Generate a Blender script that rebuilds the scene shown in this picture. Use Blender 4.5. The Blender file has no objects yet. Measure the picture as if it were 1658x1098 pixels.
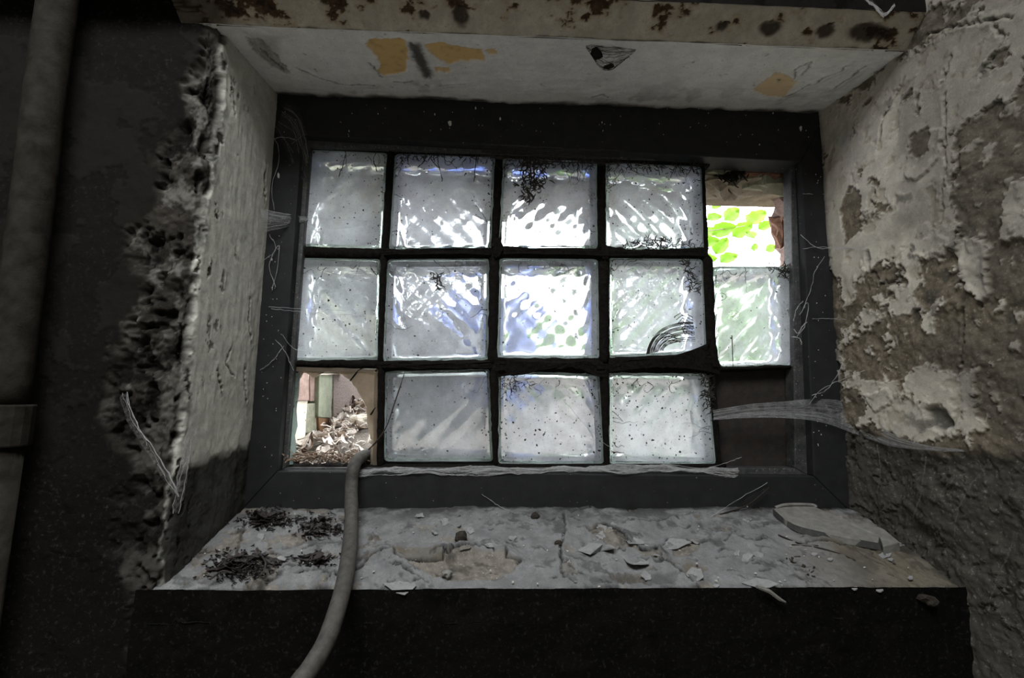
import bpy, math, random
import numpy as np
from mathutils import Vector, Matrix

random.seed(7)
rng = np.random.default_rng(7)
SC = bpy.context.scene
COL = SC.collection

# ------------------------------------------------------------------ camera
W, H, F = 1658.0, 1098.0, 749.9
CAM = np.array([-0.1991, -0.8146, -0.2681])
YAW, PITCH, ROLL = 0.0361, 0.1245, 0.0102


def cam_axes():
    cy, sy, cp, sp = math.cos(YAW), math.sin(YAW), math.cos(PITCH), math.sin(PITCH)
    f = np.array([sy * cp, cy * cp, sp]); r = np.array([cy, -sy, 0.0]); u = np.cross(r, f)
    c, s = math.cos(ROLL), math.sin(ROLL)
    return c * r + s * u, -s * r + c * u, f


R_, U_, F_ = cam_axes()
cam_data = bpy.data.cameras.new('camera')
cam_data.sensor_width = 36.0
cam_data.lens = 36.0 * F / W
cam_data.clip_start = 0.01
cam = bpy.data.objects.new('camera', cam_data)
COL.objects.link(cam)
cam.matrix_world = Matrix(((R_[0], U_[0], -F_[0], CAM[0]), (R_[1], U_[1], -F_[1], CAM[1]),
                           (R_[2], U_[2], -F_[2], CAM[2]), (0, 0, 0, 1)))
SC.camera = cam

# ------------------------------------------------------------------ sky and exposure
SKY_STRENGTH = 13.0
world = bpy.data.worlds.new('overcast_sky')
SC.world = world
world.use_nodes = True
wn = world.node_tree.nodes
wn['Background'].inputs['Color'].default_value = (0.95, 0.975, 1.0, 1)
wn['Background'].inputs['Strength'].default_value = SKY_STRENGTH
SC.view_settings.view_transform = 'Standard'
SC.view_settings.look = 'None'
SC.view_settings.exposure = 0.5
SC.view_settings.gamma = 1.0
SC.view_settings.use_curve_mapping = False
SC.cycles.use_denoising = True
SC.cycles.max_bounces = 24
SC.cycles.transmission_bounces = 20
SC.cycles.transparent_max_bounces = 24
SC.cycles.diffuse_bounces = 6
SC.cycles.caustics_reflective = True
SC.cycles.caustics_refractive = True
SC.cycles.sample_clamp_indirect = 30.0
# unseen ceiling opening added to brighten the recess; portal guides the sky through it
FILL_OPENING = (-.95, .05, -1.60, -.75)     # x0, x1, y0, y1
pd = bpy.data.lights.new('fill_opening_portal', 'AREA'); pd.shape = 'RECTANGLE'; pd.size = FILL_OPENING[1] - FILL_OPENING[0]; pd.size_y = FILL_OPENING[3] - FILL_OPENING[2]
pd.cycles.is_portal = True
po = bpy.data.objects.new('fill_opening_portal', pd); COL.objects.link(po)
po.location = ((FILL_OPENING[0] + FILL_OPENING[1]) / 2, (FILL_OPENING[2] + FILL_OPENING[3]) / 2, 1.05)

# ------------------------------------------------------------------ geometry of the place
XL, XR, ZT, ZB, DEP = -0.6109, 0.4228, 0.2847, -0.4547, 0.1862
ZT1, ZB1 = ZT - 0.0206, ZB - 0.06          # soffit and sill levels at the room side
GY = 0.03                                  # glass face


def ray(px, py):
    return F_ + R_ * ((px - W / 2) / F) + U_ * ((H / 2 - py) / F)


def on(px, py, n, p0):
    d = ray(px, py); n = np.array(n, float)
    return CAM + d * (np.dot(np.array(p0, float) - CAM, n) / np.dot(d, n))


def onY(px, py, y): return on(px, py, (0, 1, 0), (0, y, 0))
def onX(px, py, x): return on(px, py, (1, 0, 0), (x, 0, 0))


SILL_N = np.array([0, (ZB1 - ZB) / DEP, 1.0]); SOF_N = np.array([0, (ZT1 - ZT) / DEP, 1.0])
def onSill(px, py, up=0.0): return on(px, py, SILL_N, (0, 0, ZB + up))
def onSoffit(px, py): return on(px, py, SOF_N, (0, 0, ZT))


# ------------------------------------------------------------------ numpy noise
def _hash(ix, iy, iz, seed):
    n = (ix * 374761393 + iy * 668265263 + iz * 2147483647 + seed * 1274126177) & 0xFFFFFFFF
    n = ((n ^ (n >> 13)) * 1274126177) & 0xFFFFFFFF
    n = ((n ^ (n >> 15)) * 2246822519) & 0xFFFFFFFF
    return ((n ^ (n >> 16)) & 0xFFFFFF) / float(0xFFFFFF) * 2 - 1


def noise2(x, y, seed=0):
    x = np.asarray(x, float); y = np.asarray(y, float)
    ix = np.floor(x).astype(np.int64); iy = np.floor(y).astype(np.int64)
    fx = x - ix; fy = y - iy
    u = fx * fx * fx * (fx * (fx * 6 - 15) + 10); v = fy * fy * fy * (fy * (fy * 6 - 15) + 10)
    z = np.zeros_like(ix)
    a = _hash(ix, iy, z, seed); b = _hash(ix + 1, iy, z, seed)
    c = _hash(ix, iy + 1, z, seed); d = _hash(ix + 1, iy + 1, z, seed)
    return (a * (1 - u) + b * u) * (1 - v) + (c * (1 - u) + d * u) * v


def fbm(x, y, freq, octv=4, seed=0, gain=0.5):
    s = 0; a = 1; t = 0
    for o in range(octv):
        s = s + a * noise2(x * freq + 17.3 * o, y * freq - 9.1 * o, seed + o * 13); t += a
        freq *= 2.03; a *= gain
    return s / t


def sstep(a, b, x):
    t = np.clip((x - a) / (b - a), 0, 1)
    return t * t * (3 - 2 * t)


def seg_dist(x, y, pts, closed):
    d = np.full(x.shape, 1e9); inside = np.zeros(x.shape, bool)
    n = len(pts)
    for i in range(n if closed else n - 1):
        ax, ay = pts[i]; bx, by = pts[(i + 1) % n]
        dx, dy = bx - ax, by - ay
        L = dx * dx + dy * dy + 1e-12
        t = np.clip(((x - ax) * dx + (y - ay) * dy) / L, 0, 1)
        d = np.minimum(d, np.hypot(x - ax - t * dx, y - ay - t * dy))
        if closed:
            c = ((ay > y) != (by > y)) & (x < (bx - ax) * (y - ay) / ((by - ay) if abs(by - ay) > 1e-12 else 1e-12) + ax)
            inside ^= c
    return np.where(inside, -d, d) if closed else d


class Surf:
    """A grid over plane coordinates (u,v) with relief h and three colour masks; peeled areas and cracks are added as shapes."""
    def __init__(self, us, vs, warp=0.004, seed=1):
        self.us, self.vs = us, vs
        self.U, self.V = np.meshgrid(us, vs, indexing='ij')
        self.h = np.zeros_like(self.U)
        self.m = np.zeros(self.U.shape + (3,))
        self.wu = self.U + warp * fbm(self.U, self.V, 45, 4, seed) + warp * .5 * noise2(self.U * 220, self.V * 220, seed + 5)
        self.wv = self.V + warp * fbm(self.U, self.V, 45, 4, seed + 50) + warp * .5 * noise2(self.U * 220, self.V * 220, seed + 6)

    def box(self, pts, pad):
        p = np.array(pts)
        i0, i1 = np.searchsorted(self.us, [p[:, 0].min() - pad, p[:, 0].max() + pad])
        j0, j1 = np.searchsorted(self.vs, [p[:, 1].min() - pad, p[:, 1].max() + pad])
        return slice(i0, max(i1, i0 + 1)), slice(j0, max(j1, j0 + 1))

    def sdf(self, pts, closed=True, pad=0.03):
        s = self.box(pts, pad)
        return s, seg_dist(self.wu[s], self.wv[s], pts, closed)

    def peel(self, pts, depth=0.002, lip=0.0015, lw=0.006, ch=0, amt=1.0, soft=0.0012):
        s, d = self.sdf(pts)
        ins = sstep(soft, -soft, d)
        self.h[s] += -depth * ins + lip * (1 - ins) * np.clip(1 - d / lw, 0, 1) ** 2 * (d > 0)
        if ch is not None:
            self.m[s + (ch,)] = np.maximum(self.m[s + (ch,)], ins * amt)

    def proud(self, pts, height=0.003, lip=0.002, ch=0, val=0.0, soft=0.001):
        s, d = self.sdf(pts)
        ins = sstep(soft, -soft, d)
        self.h[s] += ins * (height + lip * np.clip(1 + d / 0.01, 0, 1) ** 2)
        for c in range(3):
            self.m[s + (c,)] = self.m[s + (c,)] * (1 - ins) + (val if c == ch else 0) * ins

    def crack(self, pts, w=0.0014, depth=0.004, lip=0.0012, lw=0.007, dark=0.8):
        s, d = self.sdf(pts, False)
        g = np.exp(-(d / w) ** 2)
        self.h[s] += -depth * g + lip * np.exp(-(np.maximum(d - w, 0) / lw) ** 2)
        self.m[s + (1,)] = np.maximum(self.m[s + (1,)], g * dark)

    def blot(self, pts, ch, amt, soft=0.01):
        s, d = self.sdf(pts, True, soft * 2 + 0.02)
        k = sstep(soft, -soft, d) * amt
        self.m[s + (ch,)] = np.maximum(self.m[s + (ch,)], k)

    def build(self, name, mat, posfn, parent=None):
        P = posfn(self.U, self.V, self.h)
        nu, nv = self.U.shape
        co = np.stack(P, -1).reshape(-1, 3)
        idx = np.arange(nu * nv).reshape(nu, nv)
        q = np.stack([idx[:-1, :-1], idx[1:, :-1], idx[1:, 1:], idx[:-1, 1:]], -1).reshape(-1, 4)
        me = np_mesh(name, co, q)
        a = me.attributes.new('mask', 'FLOAT_COLOR', 'POINT')
        c4 = np.concatenate([np.clip(self.m, 0, 1).reshape(-1, 3), np.ones((nu * nv, 1))], 1).astype(np.float32)
        a.data.foreach_set('color', c4.ravel())
        return link(name, me, mat, parent)


def np_mesh(name, co, q, smooth=True):
    me = bpy.data.meshes.new(name)
    me.vertices.add(len(co)); me.vertices.foreach_set('co', np.asarray(co, np.float32).ravel())
    k = q.shape[1]
    me.loops.add(q.size); me.loops.foreach_set('vertex_index', q.astype(np.int32).ravel())
    me.polygons.add(len(q)); me.polygons.foreach_set('loop_start', np.arange(0, q.size, k, dtype=np.int32))
    if smooth:
        me.polygons.foreach_set('use_smooth', np.ones(len(q), bool))
    me.update(calc_edges=True)
    return me


def link(name, me, mat, parent=None, smooth=None):
    o = bpy.data.objects.new(name, me)
    COL.objects.link(o)
    if mat is not None and len(me.materials) == 0:
        me.materials.append(mat)
    if parent is not None:
        o.parent = parent
    return o


def mesh(name, verts, faces, mat, parent=None, smooth=False, sharp=None):
    me = bpy.data.meshes.new(name)
    me.from_pydata([tuple(map(float, v)) for v in verts], [], [tuple(f) for f in faces])
    if smooth:
        for p in me.polygons: p.use_smooth = True
    me.update()
    return link(name, me, mat, parent)


def tag(o, label=None, cat=None, group=None, kind=None):
    if label: o['label'] = label
    if cat: o['category'] = cat
    if group: o['group'] = group
    if kind: o['kind'] = kind
    return o


def empty(name, loc=(0, 0, 0)):
    o = bpy.data.objects.new(name, None); COL.objects.link(o); o.location = loc
    o.empty_display_size = 0.05
    return o


def keep_world(child, parent):
    child.parent = parent
    child.matrix_parent_inverse = Matrix.Translation(-Vector(parent.location))


class MB:
    """Collects shapes into one mesh."""
    def __init__(self): self.v = []; self.f = []
    def add(self, v, f):
        b = len(self.v); self.v += [tuple(map(float, p)) for p in v]; self.f += [tuple(i + b for i in q) for q in f]
    def box(self, x0, x1, y0, y1, z0, z1, M=None):
        v = [(x, y, z) for x in (x0, x1) for y in (y0, y1) for z in (z0, z1)]
        if M is not None: v = [M @ Vector(p) for p in v]
        self.add(v, [(0, 1, 3, 2), (4, 6, 7, 5), (0, 4, 5, 1), (2, 3, 7, 6), (0, 2, 6, 4), (1, 5, 7, 3)])
    def prism(self, front, back):
        n = len(front)
        self.add(list(front) + list(back), [tuple(range(n)), tuple(range(2 * n - 1, n - 1, -1))] +
                 [(i, i + n, (i + 1) % n + n, (i + 1) % n) for i in range(n)])
    def tube(self, pts, rad, sides=6, cap=True):
        pts = [np.array(p, float) for p in pts]; n = len(pts)
        if np.isscalar(rad): rad = [rad] * n
        base = len(self.v); up = None; fs = []; vs = []
        for i, p in enumerate(pts):
            t = pts[min(i + 1, n - 1)] - pts[max(i - 1, 0)]
            t = t / (np.linalg.norm(t) + 1e-12)
            if up is None:
                up = np.array([0, 0, 1.0]) if abs(t[2]) < .9 else np.array([1.0, 0, 0])
            a = np.cross(t, up); a /= np.linalg.norm(a) + 1e-12
            up = np.cross(a, t)
            for k in range(sides):
                g = 2 * math.pi * k / sides
                vs.append(p + rad[i] * (math.cos(g) * a + math.sin(g) * up))
        for i in range(n - 1):
            for k in range(sides):
                fs.append((i * sides + k, i * sides + (k + 1) % sides, (i + 1) * sides + (k + 1) % sides, (i + 1) * sides + k))
        if cap and sides > 2:
            fs.append(tuple(range(sides - 1, -1, -1))); fs.append(tuple((n - 1) * sides + k for k in range(sides)))
        self.add(vs, fs)
    def build(self, name, mat, parent=None, smooth=False, bevel=0, sub=0):
        o = mesh(name, self.v, self.f, mat, parent, smooth)
        if bevel:
            b = o.modifiers.new('bevel', 'BEVEL'); b.width = bevel; b.segments = 2; b.limit_method = 'ANGLE'; b.angle_limit = 0.6
        if sub:
            s = o.modifiers.new('subdivision', 'SUBSURF'); s.levels = sub; s.render_levels = sub
        return o


def smooth_path(pts, n):
    """Catmull-Rom through pts."""
    P = [np.array(p, float) for p in pts]
    P = [2 * P[0] - P[1]] + P + [2 * P[-1] - P[-2]]
    out = []
    segs = len(P) - 3
    for i in range(segs):
        k = max(2, n // segs)
        for j in range(k + (1 if i == segs - 1 else 0)):
            t = j / k
            a, b, c, d = P[i:i + 4]
            out.append(0.5 * ((2 * b) + (c - a) * t + (2 * a - 5 * b + 4 * c - d) * t * t + (3 * b - a - 3 * c + d) * t ** 3))
    return out


# ------------------------------------------------------------------ materials
class NT:
    def __init__(self, name):
        self.m = bpy.data.materials.new(name); self.m.use_nodes = True
        self.t = self.m.node_tree; self.n = self.t.nodes
        for x in list(self.n): self.n.remove(x)
        self.out = self.n.new('ShaderNodeOutputMaterial')
    def new(self, typ, **kw):
        x = self.n.new(typ)
        for k, v in kw.items():
            if k in x.inputs: self.set(x, k, v)
            else: setattr(x, k, v)
        return x
    def set(self, x, k, v):
        if isinstance(v, bpy.types.NodeSocket): self.t.links.new(v, x.inputs[k])
        else:
            if isinstance(v, tuple) and len(v) == 3 and x.inputs[k].type == 'RGBA': v = v + (1,)
            x.inputs[k].default_value = v
    def coord(self, kind='Object'):
        return self.new('ShaderNodeTexCoord').outputs[kind]
    def noise(self, scale, detail=4, rough=.55, vec=None, dist=0):
        x = self.new('ShaderNodeTexNoise', Scale=scale, Detail=detail, Roughness=rough, Distortion=dist)
        self.t.links.new(vec if vec is not None else self.coord(), x.inputs['Vector'])
        return x.outputs['Fac']
    def ramp(self, fac, lo, hi, a=0.0, b=1.0):
        x = self.new('ShaderNodeMapRange'); x.clamp = True
        self.t.links.new(fac, x.inputs[0])
        x.inputs[1].default_value = lo; x.inputs[2].default_value = hi; x.inputs[3].default_value = a; x.inputs[4].default_value = b
        return x.outputs[0]
    def math(self, op, a, b=0.0):
        x = self.new('ShaderNodeMath', operation=op)
        for i, v in enumerate((a, b)):
            if isinstance(v, bpy.types.NodeSocket): self.t.links.new(v, x.inputs[i])
            else: x.inputs[i].default_value = v
        return x.outputs[0]
    def mix(self, fac, a, b):
        x = self.new('ShaderNodeMix', data_type='RGBA')
        for i, v in ((0, fac), (6, a), (7, b)):
            if isinstance(v, bpy.types.NodeSocket): self.t.links.new(v, x.inputs[i])
            else: x.inputs[i].default_value = (v + (1,)) if isinstance(v, tuple) and len(v) == 3 else v
        return x.outputs[2]
    def bump(self, h, strength=.3, dist=.002):
        return self.new('ShaderNodeBump', Height=h, Strength=strength, Distance=dist).outputs[0]
    def bsdf(self, color, rough=.85, normal=None, **kw):
        x = self.new('ShaderNodeBsdfPrincipled')
        self.set(x, 'Base Color', color); self.set(x, 'Roughness', rough)
        if 'Specular IOR Level' not in kw: self.set(x, 'Specular IOR Level', .3)
        if normal is not None: self.set(x, 'Normal', normal)
        for k, v in kw.items(): self.set(x, k, v)
        return x.outputs[0]
    def done(self, sh):
        self.t.links.new(sh, self.out.inputs['Surface']); return self.m


def mat_layers(name, paint, under, dirt, extra, fine=900, bump=.5, pvar=.25, grime=.6):
    """Old paint over a rough ground: mask R = bare ground, G = dirt and painted shade, B = another exposed colour."""
    t = NT(name)
    at = t.new('ShaderNodeAttribute', attribute_name='mask')
    sep = t.new('ShaderNodeSeparateColor'); t.t.links.new(at.outputs['Color'], sep.inputs[0])
    r, g, b = sep.outputs
    big = t.noise(14, 5); mid = t.noise(70, 5, .6); fin = t.noise(fine, 3, .6); spk = t.noise(260, 2, .5)
    dk = tuple(c * (1 - pvar * 1.6) for c in paint)
    c = t.mix(t.ramp(big, .35, .7), paint, tuple(x * (1 - pvar * .5) for x in paint))
    c = t.mix(t.ramp(mid, .55, .8, 0, .7), c, dk)
    c = t.mix(t.ramp(spk, .66, .74, 0, .75), c, tuple(x * .25 for x in paint))
    u2 = t.mix(t.ramp(mid, .35, .65), under, tuple(x * .45 for x in under))
    u2 = t.mix(t.ramp(spk, .6, .72, 0, .6), u2, tuple(min(1, x * 1.9) for x in under))
    gr = t.ramp(t.noise(38, 8, .72, None, .4), .38, .68); g2 = t.ramp(t.noise(420, 4, .75), .35, .7)
    c = t.mix(t.math('MULTIPLY', t.math('SUBTRACT', 1.0, gr), grime), c, tuple(x * .42 for x in paint))
    c = t.mix(t.math('MULTIPLY', t.math('SUBTRACT', 1.0, g2), grime * .8), c, tuple(x * .5 for x in paint))
    u2 = t.mix(t.math('MULTIPLY', g2, .5), u2, tuple(x * .5 for x in under))
    c = t.mix(r, c, u2)
    c = t.mix(b, c, t.mix(t.ramp(mid, .5, .75, 0, .6), extra, tuple(x * .5 for x in extra)))
    d2 = t.mix(t.ramp(t.noise(190, 4, .7), .56, .72), dirt, tuple(x * 3.2 + .012 for x in dirt))
    c = t.mix(g, c, d2)
    hgt = t.math('ADD', t.math('MULTIPLY', mid, .9), t.math('MULTIPLY', fin, .35))
    return t.done(t.bsdf(c, .95, t.bump(hgt, bump, .003), **{'Specular IOR Level': .04}))


def mat_plain(name, c1, c2, scale=60, rough=.8, bump=.3, speck=None, spec=.3, dist=.002, sp=(.66, .72)):
    t = NT(name)
    a = t.noise(scale, 5, .6); f = t.noise(scale * 9, 3, .6)
    c = t.mix(t.ramp(a, .35, .7), c1, c2)
    if speck: c = t.mix(t.ramp(t.noise(scale * 4.3, 2, .5), sp[0], sp[1]), c, speck)
    return t.done(t.bsdf(c, rough, t.bump(t.math('ADD', a, t.math('MULTIPLY', f, .4)), bump, dist), **{'Specular IOR Level': spec}))


M = {}
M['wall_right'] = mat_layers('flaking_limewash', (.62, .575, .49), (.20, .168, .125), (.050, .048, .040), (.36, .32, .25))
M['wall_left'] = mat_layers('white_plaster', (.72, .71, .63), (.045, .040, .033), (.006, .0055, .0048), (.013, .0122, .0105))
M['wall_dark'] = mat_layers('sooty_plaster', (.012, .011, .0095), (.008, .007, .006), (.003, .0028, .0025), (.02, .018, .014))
M['soffit'] = mat_layers('soffit_paint', (.76, .745, .70), (.38, .35, .31), (.02, .018, .015), (.56, .38, .16), pvar=.12, grime=.38)
M['lintel'] = mat_layers('rusting_steel_paint', (.52, .48, .40), (.085, .055, .034), (.022, .016, .012), (.30, .225, .14))
M['sill'] = mat_layers('sill_paint', (.30, .30, .298), (.24, .215, .18), (.007, .0065, .006), (.13, .112, .08), pvar=.3, grime=.9, bump=.8)
M['frame'] = mat_plain('black_frame_paint', (.016, .0162, .0168), (.023, .0232, .0238), 40, .6, .25, (.20, .19, .17), .12, .001, (.72, .75))
M['bead'] = mat_plain('dusty_black_bead', (.016, .017, .018), (.05, .05, .047), 90, .6, .4, (.22, .21, .19), .4, .001, (.66, .72))
M['mortar'] = mat_plain('black_joint_dirt', (.006, .0055, .005), (.014, .0125, .011), 160, .95, .9, (.05, .042, .03), .05, .004)
M['hose'] = mat_plain('grey_rubber', (.075, .072, .063), (.036, .034, .031), 120, .7, .4, (.03, .03, .03), .3, .001)
M['pipe'] = mat_plain('grimy_pipe_paint', (.03, .0275, .022), (.012, .011, .009), 50, .85, .5, (.02, .02, .018), .05)
M['twig'] = mat_plain('dry_bark', (.035, .026, .018), (.016, .012, .009), 200, .9, .4)
M['leaf_dry'] = mat_plain('dry_leaf', (.24, .18, .135), (.14, .09, .06), 90, .85, .4, (.12, .06, .03))
M['leaf_pale'] = mat_plain('bleached_leaf', (.58, .53, .48), (.36, .31, .27), 90, .85, .4, (.25, .18, .13))
M['leaf_dark'] = mat_plain('rotten_leaf', (.045, .036, .034), (.02, .016, .015), 90, .7, .4)
M['flake'] = mat_plain('paint_flake', (.25, .25, .247), (.19, .19, .187), 120, .8, .3, (.08, .075, .07))
M['crumb'] = mat_plain('lime_crumb', (.55, .54, .50), (.38, .36, .33), 300, .9, .4)
M['clod'] = mat_plain('earth_clod', (.06, .05, .04), (.03, .025, .02), 250, .95, .9, (.12, .10, .08), .2, .004)
M['slab'] = mat_plain('dusty_cast_glass', (.21, .205, .185), (.13, .125, .11), 90, .6, .4, (.07, .06, .05), .5)
M['slab_edge'] = mat_plain('dirty_glass_edge', (.035, .037, .034), (.06, .062, .056), 90, .45, .4, (.11, .10, .09), .5)
M['brick_pink'] = mat_plain('weathered_pink_brick', (.27, .19, .16), (.18, .125, .105), 60, .95, .7, (.10, .06, .05), .2, .004)
M['brick_brown'] = mat_plain('brown_brick', (.10, .055, .042), (.05, .028, .022), 60, .95, .7, None, .2, .004)
M['brick_green'] = mat_plain('algae_brick', (.22, .215, .16), (.13, .135, .095), 60, .95, .7, (.07, .07, .05), .2, .004)
M['post'] = mat_plain('green_wood', (.20, .215, .155), (.13, .14, .10), 50, .9, .5, (.08, .07, .05), .2, .003)
M['render'] = mat_plain('pebbled_render', (.30, .245, .21), (.21, .165, .14), 180, .95, 1.0, (.11, .06, .05), .2, .006, (.58, .66))
M['stone'] = mat_plain('pale_stone', (.62, .57, .48), (.45, .40, .33), 30, .9, .5, (.2, .17, .13), .2, .004)
M['stone_brown'] = mat_plain('lintel_stone', (.27, .235, .175), (.18, .155, .115), 34, .95, .8, (.09, .075, .05), .2, .005)
M['stone_grey'] = mat_plain('mossy_stone', (.34, .335, .25), (.22, .23, .16), 34, .95, .8, (.10, .09, .06), .2, .005)
M['brick_red'] = mat_plain('red_brick', (.24, .12, .08), (.15, .08, .055), 70, .95, .8, (.30, .24, .18), .2, .005)
M['ground'] = mat_plain('litter_soil', (.16, .14, .12), (.08, .07, .06), 40, .95, .8, (.2, .18, .16), .2, .01)
M['room'] = mat_plain('limewashed_room', (.42, .40, .36), (.30, .28, .25), 8, .95, .4)
M['floor'] = mat_plain('pale_concrete', (.66, .63, .57), (.52, .50, .45), 8, .95, .3)
M['moss'] = mat_plain('black_moss', (.03, .025, .018), (.012, .010, .008), 300, .95, .9, None, .1, .006)


def mat_leaf(name, c1, c2, trans=.5):
    t = NT(name)
    c = t.mix(t.ramp(t.noise(30, 3), .35, .7), c1, c2)
    d = t.bsdf(c, .5)
    tr = t.new('ShaderNodeBsdfTranslucent', Color=c).outputs[0]
    return t.done(t.new('ShaderNodeMixShader', Fac=trans).outputs[0] if False else _mixs(t, trans, d, tr))


def _mixs(t, fac, a, b):
    x = t.new('ShaderNodeMixShader')
    if isinstance(fac, bpy.types.NodeSocket): t.t.links.new(fac, x.inputs[0])
    else: x.inputs[0].default_value = fac
    t.t.links.new(a, x.inputs[1]); t.t.links.new(b, x.inputs[2])
    return x.outputs[0]


M['leaf_green'] = mat_leaf('green_leaf', (.085, .19, .009), (.12, .23, .014))
M['leaf_deep'] = mat_leaf('hedge_leaf', (.022, .042, .012), (.04, .065, .02), .4)
M['leaf_grey'] = mat_leaf('dull_leaf', (.024, .026, .028), (.04, .042, .046), .4)


def mat_glass(name, tint, dirt_lo, dirt_hi, dirt_col, seed, rough=.0):
    """Cast glass whose room side carries a film of lime dust."""
    t = NT(name)
    co = t.coord()
    mp = t.new('ShaderNodeMapping'); t.t.links.new(co, mp.inputs[0]); mp.inputs['Location'].default_value = (seed * 3.1, seed, seed * 1.7)
    v = mp.outputs[0]
    gl = t.new('ShaderNodeBsdfGlass', Color=tint, Roughness=rough, IOR=1.48).outputs[0]
    film = t.ramp(t.noise(16, 6, .62, v), .3, .7, dirt_lo, dirt_hi)
    col = t.mix(t.ramp(t.noise(24, 4, .6, v), .4, .7), dirt_col, tuple(x * .72 for x in dirt_col))
    col = t.mix(t.ramp(t.noise(330, 3, .6, v), .62, .70, 0, .8), col, tuple(x * .2 for x in dirt_col))
    tr = t.new('ShaderNodeBsdfTranslucent', Color=col).outputs[0]
    df = t.new('ShaderNodeBsdfDiffuse', Color=tuple(x * .6 for x in dirt_col)).outputs[0]
    haze = _mixs(t, .22, tr, df)
    return t.done(_mixs(t, film, gl, haze))


M['glass_clean'] = mat_glass('cast_glass', (.97, .98, .985), 0.0, .06, (.8, .83, .84), 1, .09)
M['glass_edge'] = mat_glass('cast_glass_edge', (.80, .90, .86), .25, .45, (.62, .70, .66), 2)
M['glass_film'] = [mat_glass('dusty_cast_glass_a', (.965, .975, .985), .42, .72, (.66, .67, .70), 3),
                   mat_glass('dusty_cast_glass_b', (.965, .975, .985), .30, .58, (.66, .67, .70), 5),
                   mat_glass('dusty_cast_glass_c', (.96, .975, .975), .50, .80, (.60, .62, .63), 7)]


M['pane'] = mat_glass('grimy_pane', (.9, .88, .82), .55, .9, (.66, .57, .47), 9, .1)


def mat_web(name, dens_lo, dens_hi, col=(.55, .55, .56), scale=90):
    t = NT(name)
    f = t.ramp(t.noise(scale, 5, .7, None, .6), .38, .72, dens_lo, dens_hi)
    d = t.new('ShaderNodeBsdfDiffuse', Color=col).outputs[0]
    tr = t.new('ShaderNodeBsdfTranslucent', Color=col).outputs[0]
    return t.done(_mixs(t, f, t.new('ShaderNodeBsdfTransparent').outputs[0], _mixs(t, .5, d, tr)))


M['web'] = mat_web('cobweb_sheet', .05, .5)
M['web_thin'] = mat_web('cobweb_haze', .0, .16)
M['web_dense'] = mat_web('dusty_cobweb', .0, .62, (.30, .29, .27), 170)
M['thread'] = mat_web('cobweb_thread', .55, .8, (.6, .6, .6))
M['thread_dark'] = mat_plain('sooty_thread', (.03, .027, .022), (.015, .013, .011), 200, .95, .3)
M['blue'] = mat_plain('blue_plastic', (.045, .11, .46), (.03, .08, .36), 12, .4, .2, None, .5)
M['grey_dark'] = mat_plain('grey_plastic', (.06, .062, .075), (.04, .042, .05), 12, .5, .2)
M['bark'] = mat_plain('trunk_bark', (.13, .105, .08), (.08, .065, .05), 30, .95, .8)

# ================================================================== STRUCTURE
def S(o, label, cat): return tag(o, label, cat, None, 'structure')


def spaced(lo, a, b, hi, fine, coarse):
    l = list(np.arange(a, b, fine)) + [b]
    pre = list(np.linspace(lo, a, max(2, int((a - lo) / coarse)), endpoint=False)) if lo < a else []
    post = list(np.linspace(b, hi, max(2, int((hi - b) / coarse)) + 1)[1:]) if hi > b else []
    return np.array(pre + l + post)


ROOM_Y, ROOM_X, ROOM_Z0, ROOM_Z1 = -2.6, -1.9, -1.5, 0.95
# --- right wall: reveal and room wall in one plane. u = -Y, v = Z
s = Surf(np.concatenate([spaced(-0.03, 0.0, 0.36, .36, 0.0017, .15)[:-1], spaced(.36, .36, .95, 2.7, .0035, .06)]), spaced(-1.55, -.72, .46, 1.0, 0.0019, .12), .005, 11)
rp = lambda L: [(-(p := onX(x, y, XR))[1], p[2]) for x, y in L]
U, V = s.U, s.V
bias = np.full(U.shape, -0.12)
def region(L, val, soft=.03):
    global bias
    d = seg_dist(s.wu, s.wv, rp(L), True)
    k = sstep(soft, -soft, d)
    bias = bias * (1 - k) + val * k
region([(1530, 200), (1600, 120), (1760, 40), (1760, 900), (1660, 900), (1480, 900), (1400, 700), (1350, 560), (1350, 440), (1545, 430)], .42)
region([(1335, 180), (1470, 80), (1600, 20), (1655, 5), (1655, 130), (1560, 190), (1520, 250), (1540, 390), (1500, 420), (1430, 425), (1350, 470), (1338, 300)], -.42)
region([(1390, 612), (1460, 602), (1540, 606), (1600, 640), (1590, 690), (1520, 712), (1440, 700), (1400, 680)], -.30, .015)
region([(1350, 430), (1440, 430), (1540, 420), (1560, 600), (1350, 600)], .12)
fb = fbm(s.wu, s.wv, 26, 5, 31, .6) + bias
msk = sstep(-.03, .03, fb)
s.m[..., 0] = msk
s.h += .0022 * (1 - msk) + .0022 * np.exp(-(fb / .05) ** 2) * (fb < .02)
s.h += .0035 * fbm(U, V, 12, 4, 40) + .0028 * msk * fbm(U, V, 70, 5, 41, .65) + .004 * msk * fbm(U, V, 24, 4, 42)
f2 = fbm(s.wu, s.wv, 60, 4, 35, .6)
fl = sstep(.36, .40, f2) * sstep(.05, .3, msk)
s.m[..., 0] *= 1 - .8 * fl; s.h += .0016 * fl
f3 = sstep(.40, .46, fbm(s.wu, s.wv, 48, 3, 39)) * (1 - msk)
s.m[..., 2] = .75 * f3; s.h -= .0012 * f3
for L in ([(1545, 393), (1568, 384), (1605, 401), (1603, 430), (1605, 462), (1613, 473), (1588, 491), (1568, 470), (1553, 434), (1551, 409)],
          [(1625, 335), (1640, 294), (1700, 270), (1700, 400), (1658, 388), (1621, 393), (1629, 364)]):
    s.proud(rp(L), .004, .003)
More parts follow.
